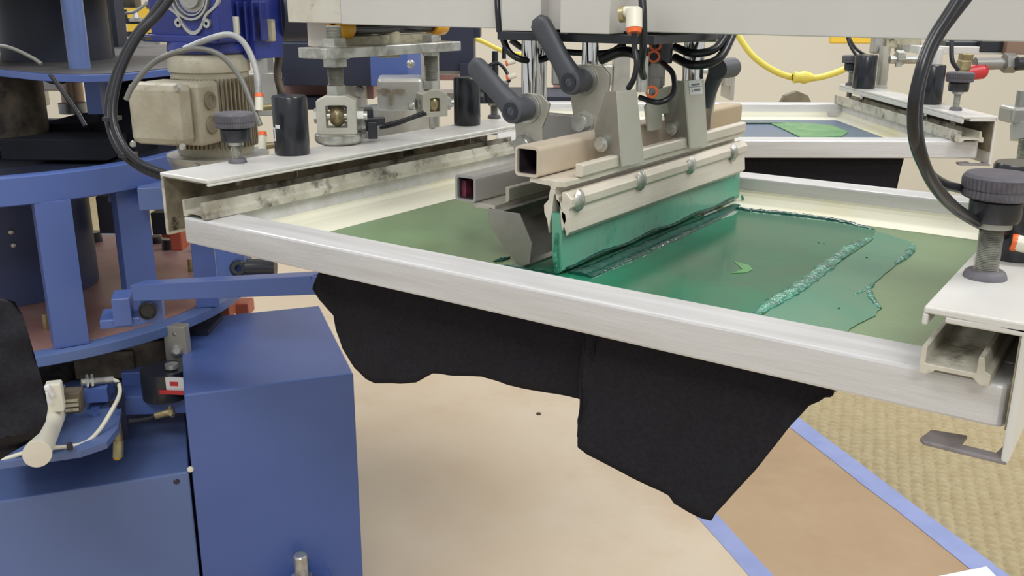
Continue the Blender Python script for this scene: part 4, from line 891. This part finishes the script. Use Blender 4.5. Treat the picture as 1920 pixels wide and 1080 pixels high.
# terminal box: a chamfered lid on a base
q = R_ @ Vector((0, -1, 0)); b.obox(c+R_@Vector((.0, .012, 0)), (.095, .05, .088), Mx=R_); tb = obj('terminal_box', b, 'motor', t, .006)
b = B(); b.obox(c-R_@Vector((.006, .028, -.002)), (.088, .032, .086), Mx=R_); ld = obj('box_lid', b, 'motor', tb, .010)
for dz in (.018, -.016):
    b = B(); b.lathe(c+R_@Vector((.0475, .010, dz)), R_@Vector((1, 0, 0)), [(.0001, .001), (.007, .001), (.009, .003), (.0125, .003), (.013, 0)], 20); obj('knockout', b, 'motordark', tb)
for dx, dz in ((.036, .040), (.036, -.040), (-.045, -.040)):
    b = B(); p = c+R_@Vector((dx, -.045, dz)); b.lathe(p, R_@Vector((0, -1, 0)), [(.0001, .003), (.004, .003), (.005, 0)], 12); obj('lid_screw', b, 'steel', tb)
b = B(); b.lathe((mx+.004, my, zb_-.030), (0, 0, 1), [(.060, -.012), (.073, .020), (.075, .024), (.075, .030), (.0001, .030)], 48); obj('bell_housing', b, 'silver', t)
for a_ in (-1.1, -.5, .1):
    b = B(); p = Vector((mx+.004+.073*math.cos(a_), my+.073*math.sin(a_), zb_-.008)); b.lathe(p, (math.cos(a_), math.sin(a_), 0), [(.0001, .006), (.004, .005), (.005, 0)], 12); obj('housing_screw', b, 'steel', t)
b = B(); b.lathe((mx, my, zt_-.002), (0, 0, 1), [(.055, 0), (.058, .004), (.056, .016), (.05, .02), (.0001, .02)], 40); obj('adapter_flange', b, 'gearblue', t)
gz = zt_+.016; gc = Vector((mx+.004, my, gz+.06)); Rg = Matrix.Rotation(math.radians(10), 3, 'Z')
b = B(); b.obox(gc+Rg@Vector((-.010, -.0, 0)), (.120, .085, .120), Mx=Rg); gb = obj('gearbox', b, 'gearblue', t, .003)
b = B(); b.obox(gc+Rg@Vector((-.01, -.006, -.057)), (.135, .095, .010), Mx=Rg); b.obox(gc+Rg@Vector((.055, -.03, 0)), (.014, .03, .120), Mx=Rg)
obj('mounting_lug', b, 'gearblue', gb, .002)
fc = gc+Rg@Vector((.014, -.0425, .003)); ax_ = Rg@Vector((0, -1, 0))
b = B()
pts = []
N_ = 72
for k in range(N_):
    a_ = 2*PI*k/N_; r = .047+.0075*math.cos(4*(a_-PI/2))
    pts.append((r*math.cos(a_), r*math.sin(a_)))
inn = [(x*.90, y*.90) for x, y in pts]
b.hollow(pts, inn, 0, .004, 1); b.v = [tuple(fc+Rg@Vector((v[0], -v[1], v[2]))) for v in b.v]
obj('flange_rim', b, 'silver', gb)
b = B(); b.lathe(fc, ax_, [(.0315, 0), (.0315, .006), (.0345, .006), (.0345, 0)], 40); b.lathe(fc, ax_, [(.0265, 0), (.0265, .004), (.0282, .004), (.0282, 0)], 40); obj('flange_ring', b, 'silver', gb)
b = B(); b.lathe(fc, ax_, [(.0001, .002), (.012, .002), (.013, .006), (.018, .006), (.019, .001), (.024, .001), (.024, 0)], 32); obj('output_bore', b, 'darksteel', gb)
for sx in (-.026, .026):
    b = B(); p = fc+Rg@Vector((sx, -.004, -.038)); b.lathe(p, ax_, [(.0025, 0), (.0065, 0), (.0065, -.004)], 16); obj('bolt_boss', b, 'silver', gb)
# finned worm housing to the right
b = B(); c = D(472, 30, 1.42); b.obox(c, (.062, .06, .12), -YAW-.5)
for k in range(4):
    p = D(452+k*14, 40, 1.385); b.obox(p, (.0028, .02, .055), -YAW-.2)
obj('worm_housing', b, 'gearblue', t, .001)
b = B(); p = D(440, 48, 1.37); b.obox(p, (.012, .01, .025), -YAW); obj('bracket_tab', b, 'fitting', t, .001)
b = B(); b.cyl(D(519, 20, 1.45), D(519, 20, 1.45)+Vector((.03, .06, 0)), .045, .045, 32); obj('end_cover', b, 'navy', t)
b = B(); fbox(b, 494, 38, 512, 76, 1.40, .01, -.2); obj('side_tab', b, 'castgrey', t, .001)
# hoses by the motor
hose('air_hose', [(345, -40, 1.0), (300, 25, 1.0), (262, 65, 1.0), (230, 125, 1.0), (214, 185, 1.0), (214, 232, 1.0), (232, 275, 1.0), (262, 305, 1.0), (300, 322, 1.0), (333, 331, 1.0)], .0042, 'rubber', 'front black hose of the pair curving around the motor', n=12)
hose('air_hose', [(330, -40, 1.02), (288, 25, 1.02), (252, 68, 1.02), (220, 130, 1.02), (204, 190, 1.02), (206, 240, 1.02), (226, 284, 1.02), (262, 314, 1.02), (300, 330, 1.01), (331, 336, 1.0)], .0042, 'rubber', 'rear black hose of the pair curving around the motor', n=12)
for x, y, n_ in ((262, 72, 'upper'), (206, 222, 'middle'), (236, 290, 'lower')):
    b = B(); p = D(x+4, y, 1.008); b.obox(p, (.014, .018, .004), -YAW, None)
    solid('cable_tie', b, 'black', n_+' black zip tie around the pair of hoses at the motor', 'cable tie')
hose('air_hose', [(236, 188, 1.1), (250, 160, 1.1), (285, 120, 1.1), (330, 98, 1.1), (375, 92, 1.12), (415, 105, 1.12), (450, 145, 1.12), (470, 190, 1.12), (488, 235, 1.12)], .0032, 'greyhose', 'grey air hose arching over the motor to the lower white fitting')
hose('air_hose', [(345, 92, 1.12), (395, 72, 1.12), (430, 65, 1.12), (455, 78, 1.12), (474, 112, 1.12), (484, 150, 1.12), (485, 180, 1.12)], .0036, 'clearhose', 'clear air hose arching over the motor to the upper white fitting')
for k, (x, y) in enumerate(((486, 178), (492, 250))):
    t2 = thing('push_fitting', ('upper' if k == 0 else 'lower')+' white push fitting with orange ring beside the black cylinder', 'fitting', D(x, y+30, 1.12))
    b = B(); b.cyl(D(x, y+30, 1.12), D(x, y, 1.12), .0048, .0048, 16); obj('body', b, 'fitting', t2)
    b = B(); b.cyl(D(x, y+4, 1.12), D(x, y-3, 1.12), .0054, .0048, 16); obj('release_ring', b, 'orange', t2)
    b = B(); b.cyl(D(x+4, y+24, 1.125), D(x+22, y+22, 1.13), .004, .004, 12); obj('brass_nipple', b, 'brass', t2)

# ================================================================ BACKGROUND BETWEEN MOTOR AND CARRIAGE
t = thing('crossing_arm', 'blue box section arm of the press behind the threaded rods', 'machine frame', D(640, 130, 1.9))
b = B(); fbox(b, 515, 85, 700, 158, 1.9, .12, 0); obj('shaded_web', b, 'navy', t, .001)  # dark side of the blue arm, its shade put in as navy
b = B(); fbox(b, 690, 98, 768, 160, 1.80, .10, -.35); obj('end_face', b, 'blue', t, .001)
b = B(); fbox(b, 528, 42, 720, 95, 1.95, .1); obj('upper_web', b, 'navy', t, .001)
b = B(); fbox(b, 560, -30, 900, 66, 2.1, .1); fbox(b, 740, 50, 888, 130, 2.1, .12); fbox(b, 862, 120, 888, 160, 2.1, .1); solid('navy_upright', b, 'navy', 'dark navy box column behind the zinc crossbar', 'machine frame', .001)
b = B(); fbox(b, 650, 46, 750, 62, 1.98, .05); solid('blue_strip', b, 'blue', 'thin blue strip glimpsed under the beam between the yellow rollers', 'machine part')
t = thing('rear_motor', 'silver cast motor with clamp band behind the black sensor clamp', 'motor', D(745, 240, 1.7))
b = B(); fbox(b, 708, 150, 792, 212, 1.70, .10, .1); obj('housing', b, 'silver', t, .006)
b = B(); fcyl(b, 745, 205, 275, 130, 1.75); obj('lower_body', b, 'silver', t)
b = B(); fbox(b, 790, 100, 822, 240, 1.74, .03); obj('side_column', b, 'silver', t, .001)
b = B(); fbox(b, 704, 209, 768, 220, 1.69, .1, .1); obj('clamp_band', b, 'brown', t)
for x, y in ((772, 199), (770, 120)):
    b = B(); p = D(x, y, 1.69); b.lathe(p, CAM-p, [(.0001, .006), (.005, .005), (.0075, 0)], 14); obj('band_screw', b, 'steel', t)
b = B()
for x0, y0, x1, y1 in ((706, 168, 730, 173), (716, 166, 724, 178), (730, 172, 736, 198), (738, 168, 746, 174), (747, 168, 753, 174), (754, 168, 759, 174)): fbox(b, x0, y0, x1, y1, 1.692, .004, .1)
obj('cast_emblem', b, 'motordark', t)
b = B(); fbox(b, 534, 158, 700, 184, 2.0, .1, 0); solid('rose_panel', b, 'rose', 'dull pink panel behind the tall threaded rod', 'panel')
b = B(); fcyl(b, 655, 160, 215, 70, 2.0); b.lathe(D(672, 172, 1.96), CAM-D(672, 172, 1.96), [(.0001, .008), (.010, .007), (.014, 0)], 16); solid('steel_can', b, 'silver', 'pale steel can behind the black loop cable and threaded rod', 'machine part')
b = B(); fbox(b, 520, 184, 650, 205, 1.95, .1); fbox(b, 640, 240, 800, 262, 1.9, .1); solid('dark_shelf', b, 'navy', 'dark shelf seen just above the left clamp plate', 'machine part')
b = B(); fbox(b, 455, 140, 522, 215, 1.8, .04); solid('sheet_metal', b, 'silver', 'grey metal sheet between the motor and the tall threaded rod', 'panel', .001)
t = thing('steel_bracket', 'steel bracket with a light blue pin behind the clear air hose', 'bracket', D(488, 145, 1.78))
b = B(); fbox(b, 475, 60, 500, 145, 1.78, .05); obj('body', b, 'silver', t, .002)
b = B(); b.cyl(D(455, 112, 1.72), D(488, 106, 1.79), .007, .007, 16); obj('pin', b, 'bluelight', t, label='light blue pin')
hose('cable', [(512, 85, 1.5), (522, 105, 1.5), (520, 140, 1.5), (528, 175, 1.5)], .006, 'brown', 'frayed brown cable hanging left of the threaded rod', 'cable')
b = B(); fbox(b, 520, 150, 532, 215, 1.55, .01); solid('black_tube', b, 'black', 'black square tube under the frayed cable', 'tube')
# far clutter between levers: black arms, clamps, pale machine parts
t = thing('rear_clamp_station', 'cluttered grey clamp station of a farther screen behind the left lever', 'machine part', D(930, 200, 2.3))
for q in ((820, 115, 870, 140), (890, 120, 935, 155), (1035, 120, 1095, 158), (1098, 124, 1150, 158)):
    b = B(); fbox(b, *q, 2.4, .05); obj('pale_block', b, 'silver', t, .003)
b = B(); fbox(b, 800, 175, 1100, 186, 2.5, .1); fbox(b, 1010, 192, 1100, 204, 2.3, .2); obj('plate', b, 'silver', t)
b = B(); fcyl(b, 927, 168, 185, 26, 2.2); fcyl(b, 928, 100, 150, 12, 2.3); fbox(b, 868, 118, 888, 165, 2.35, .05); obj('black_parts', b, 'black', t, .001)
for q in ((1040, 150, 1100, 172), (810, 130, 860, 150)):
    b = B(); fbox(b, *q, 2.6, .1); obj('rose_box', b, 'rose', t)
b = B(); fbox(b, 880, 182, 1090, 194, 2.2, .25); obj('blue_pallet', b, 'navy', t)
b = B(); fcyl(b, 945, 90, 110, 8, 2.3); obj('rod', b, 'black', t)
b = B(); b.tube([D(905, 130, 2.2), D(930, 118, 2.2), D(945, 128, 2.2), D(955, 150, 2.2), D(940, 158, 2.2)], .004); obj('cable', b, 'rubber', t)
for x, y in ((952, 118), (953, 145), (810, 150)):
    b = B(); b.cyl(D(x, y, 2.18), D(x+14, y-4, 2.18), .006, .006, 12); obj('push_fitting', b, 'fitting', t)
    b = B(); b.cyl(D(x-4, y+1, 2.18), D(x, y, 2.18), .0064, .0064, 12); obj('release_ring', b, 'orange', t)
b = B(); fbox(b, 1095, 110, 1140, 118, 2.4, .04); fbox(b, 1120, 118, 1132, 200, 2.4, .04); fbox(b, 1150, 110, 1180, 200, 2.4, .05); solid('pale_channel', b, 'silver', 'pale steel channel seen between the middle chrome rod and the sheet clip', 'machine part', .001)
b = B(); fbox(b, 1020, 204, 1160, 232, 2.0, .05); solid('white_crossbar', b, 'plate', 'white bar behind the lever plates level with the rear screen', 'machine part', .001)
# bracket on the far side right of the carriage
t = thing('far_clamp_end', 'grey channel end with knuckle behind the squeegee, against the wall', 'machine part', D(1350, 180, 2.2))
b = B(); fbox(b, 1318, 130, 1378, 138, 2.2, .1); fbox(b, 1369, 134, 1378, 186, 2.2, .1); obj('channel', b, 'silver', t, .002)
b = B(); fcyl(b, 1345, 138, 158, 24, 2.2); fcyl(b, 1362, 140, 160, 20, 2.2); obj('knuckle', b, 'steelsheet', t)
b = B(); p = D(1486, 192, 2.6); b.prism([(0, 0), (.09, .0), (.075, .028), (.045, .040), (.015, .028)], -.01, .01, 1); b.xf(Matrix.Translation(D(1457, 199, 2.45)) @ Matrix.Rotation(-YAW, 4, 'Z')); solid('gusset_bracket', b, 'motordark', 'low triangular grey bracket behind the back rail of the rear screen', 'bracket', .002)

# ================================================================ UPPER RIGHT: rear station overhead parts
t = thing('rear_lift_linkage', 'grey posts, plates and joints carrying the rear screen clamp', 'linkage', D(1650, 165, 1.95))
b = B(); fcyl(b, 1652, 92, 160, 20, 1.93); obj('post', b, 'clip', t)
b = B(); fbox(b, 1634, 160, 1662, 170, 1.92, .03, -.4); obj('post_foot', b, 'plate', t, .002)
b = B(); fcyl(b, 1744, 100, 200, 22, 1.66); obj('post', b, 'plate', t)
b = B(); fbox(b, 1664, 66, 1726, 90, 1.9, .05, -.3); obj('head_block', b, 'castgrey', t, .002)
b = B(); fbox(b, 1640, 64, 1668, 100, 1.92, .03); obj('corner_block', b, 'silver', t, .004)
b = B(); fbox(b, 1725, 88, 1888, 101, 1.65, .05, -.1); obj('cross_plate', b, 'plate', t, .001)
b = B(); fbox(b, 1770, 68, 1892, 78, 1.68, .05, -.1); obj('top_strip', b, 'steel', t, .001)
b = B(); fbox(b, 1775, 78, 1850, 92, 1.66, .04, -.1); b.obox(D(1858, 86, 1.66), (.05, .04, .02), -YAW-.1); obj('dark_bar', b, 'black', t, .002)
b = B(); fbox(b, 1692, 84, 1730, 98, 1.88, .04); fcyl(b, 1684, 110, 125, 12, 1.86); b.cyl(D(1668, 112, 1.86), D(1745, 112, 1.86), .008, .008, 14); b.hexnut(D(1680, 108, 1.86), D(1694, 108, 1.86), .014); obj('ball_joint', b, 'steel', t)
b = B(); b.cyl(D(1828, 120, 1.62), D(1876, 119, 1.62), .011, .010, 18); b.hexnut(D(1882, 118, 1.62), D(1902, 118, 1.62), .017); b.cyl(D(1876, 119, 1.62), D(1915, 118, 1.62), .008, .008, 16); obj('tie_rod', b, 'darksteel', t)
b = B(); b.cyl(D(1906, 120, 1.6), D(1940, 118, 1.6), .011, .011, 18); obj('rod_end', b, 'black', t)
b = B(); fbox(b, 1890, 62, 1935, 101, 1.62, .05, -.1); obj('brown_block', b, mat('brown_resin_block', (136, 110, 92), .5), t, .002)
b = B(); fbox(b, 1806, 101, 1826, 116, 1.6, .02); fbox(b, 1802, 114, 1822, 132, 1.6, .02); obj('brass_valve', b, 'brass', t, .002)
b = B(); b.cyl(D(1796, 140, 1.62), D(1842, 133, 1.62), .012, .0135, 20); b.lathe(D(1842, 133, 1.62), RT, [(.0135, 0), (.010, .006), (.0001, .009)], 20); obj('red_handle', b, 'red', t)
# grey bolt block at the right edge (near station upper)
t = thing('grey_bolt_block', 'grey hexagonal threaded block at the right edge above the big knob', 'bolt', D(1910, 270, .95))
b = B(); fbox(b, 1897, 203, 1935, 232, .98, .03); obj('block', b, 'silver', t, .003)
b = B(); b.hexnut(D(1915, 262, .99), D(1915, 232, .99), .011); fcyl(b, 1915, 172, 203, 24, .99); obj('nut', b, 'silver', t)
b = B(); p = D(1918, 306, .99); prof = []
for i in range(20): prof += [(.0075, i*.0013), (.0065, i*.0013+.00065)]
b.lathe(p, (0, 0, 1), prof, 16); obj('threaded_rod', b, 'steel', t)
hose('air_hose', [(1785, 66, 1.45), (1784, 90, 1.45), (1786, 115, 1.45), (1798, 132, 1.45)], .0035, 'rubber', 'black hose dropping to the red handle at the upper right')
hose('air_hose', [(1588, 66, 1.9), (1594, 85, 1.9), (1606, 104, 1.9), (1618, 112, 1.9)], .003, 'rubber', 'left one of two thin hoses above the rear black cylinder')
hose('air_hose', [(1590, 66, 1.92), (1602, 88, 1.92), (1618, 101, 1.92), (1630, 105, 1.92)], .003, 'rubber', 'right one of two thin hoses above the rear black cylinder')
hose('yellow_air_hose', [(1362, 30, 2.6), (1385, 68, 2.6), (1412, 105, 2.6), (1450, 132, 2.6), (1490, 146, 2.6), (1530, 146, 2.6), (1565, 137, 2.6), (1592, 126, 2.6)], .0085, 'yellowhose', 'yellow air hose sagging in front of the cream wall', n=12)
b = B(); b.lathe(D(1486, 145, 2.58), RT, [(.009, 0), (.016, .004), (.014, .02), (.018, .03), (.012, .05), (.009, .055)], 14); solid('hose_knot', b, 'yellowhose', 'yellow coupling lump in the middle of the sagging hose', 'coupling')
hose('yellow_air_hose', [(862, 60, 3.0), (905, 78, 3.0), (950, 98, 3.0), (1000, 103, 3.0), (1040, 96, 3.0)], .007, 'yellowhose', 'yellow hose passing behind the leftmost chrome rod', n=10)
# yellow panels on the wall
b = B(); fbox(b, 1560, 40, 1640, 80, 3.4, .03); fbox(b, 1640, 40, 1700, 79, 3.4, .03); solid('yellow_sign', b, 'yellowsign', 'yellow panel edge showing below the beam on the right', 'sign', .004)
b = B(); fbox(b, 236, 10, 330, 62, 3.2, .03); solid('yellow_sign', b, 'yellowsign', 'yellow panel behind the machine at the top left', 'sign', .004)
t = thing('distant_clamp', 'small pale clamp mechanism in front of the top left yellow panel', 'machine part', D(260, 60, 2.8))
b = B(); fcyl(b, 255, 20, 34, 14, 2.8, w1=6); fcyl(b, 256, 34, 40, 34, 2.8); fbox(b, 230, 72, 300, 86, 2.8, .08); fcyl(b, 290, 74, 88, 6, 2.8); obj('pale_body', b, 'silver', t)
b = B(); fcyl(b, 250, 60, 69, 24, 2.78); fcyl(b, 290, 62, 72, 22, 2.78); fbox(b, 235, 40, 295, 45, 2.8, .04); fcyl(b, 238, 20, 45, 5, 2.78); obj('dark_body', b, 'black', t)
b = B(); fbox(b, 228, -6, 252, 14, 2.6, .05); fbox(b, 274, 4, 283, 16, 2.6, .03); solid('dark_clip', b, 'brown', 'dark clip hanging from the top plate at the top left', 'clip')
hose('cable', [(230, 26, 2.5), (252, 22, 2.5), (270, 10, 2.5), (275, 4, 2.5)], .004, 'clearhose', 'pale cable under the dark clip at the top left', 'cable')
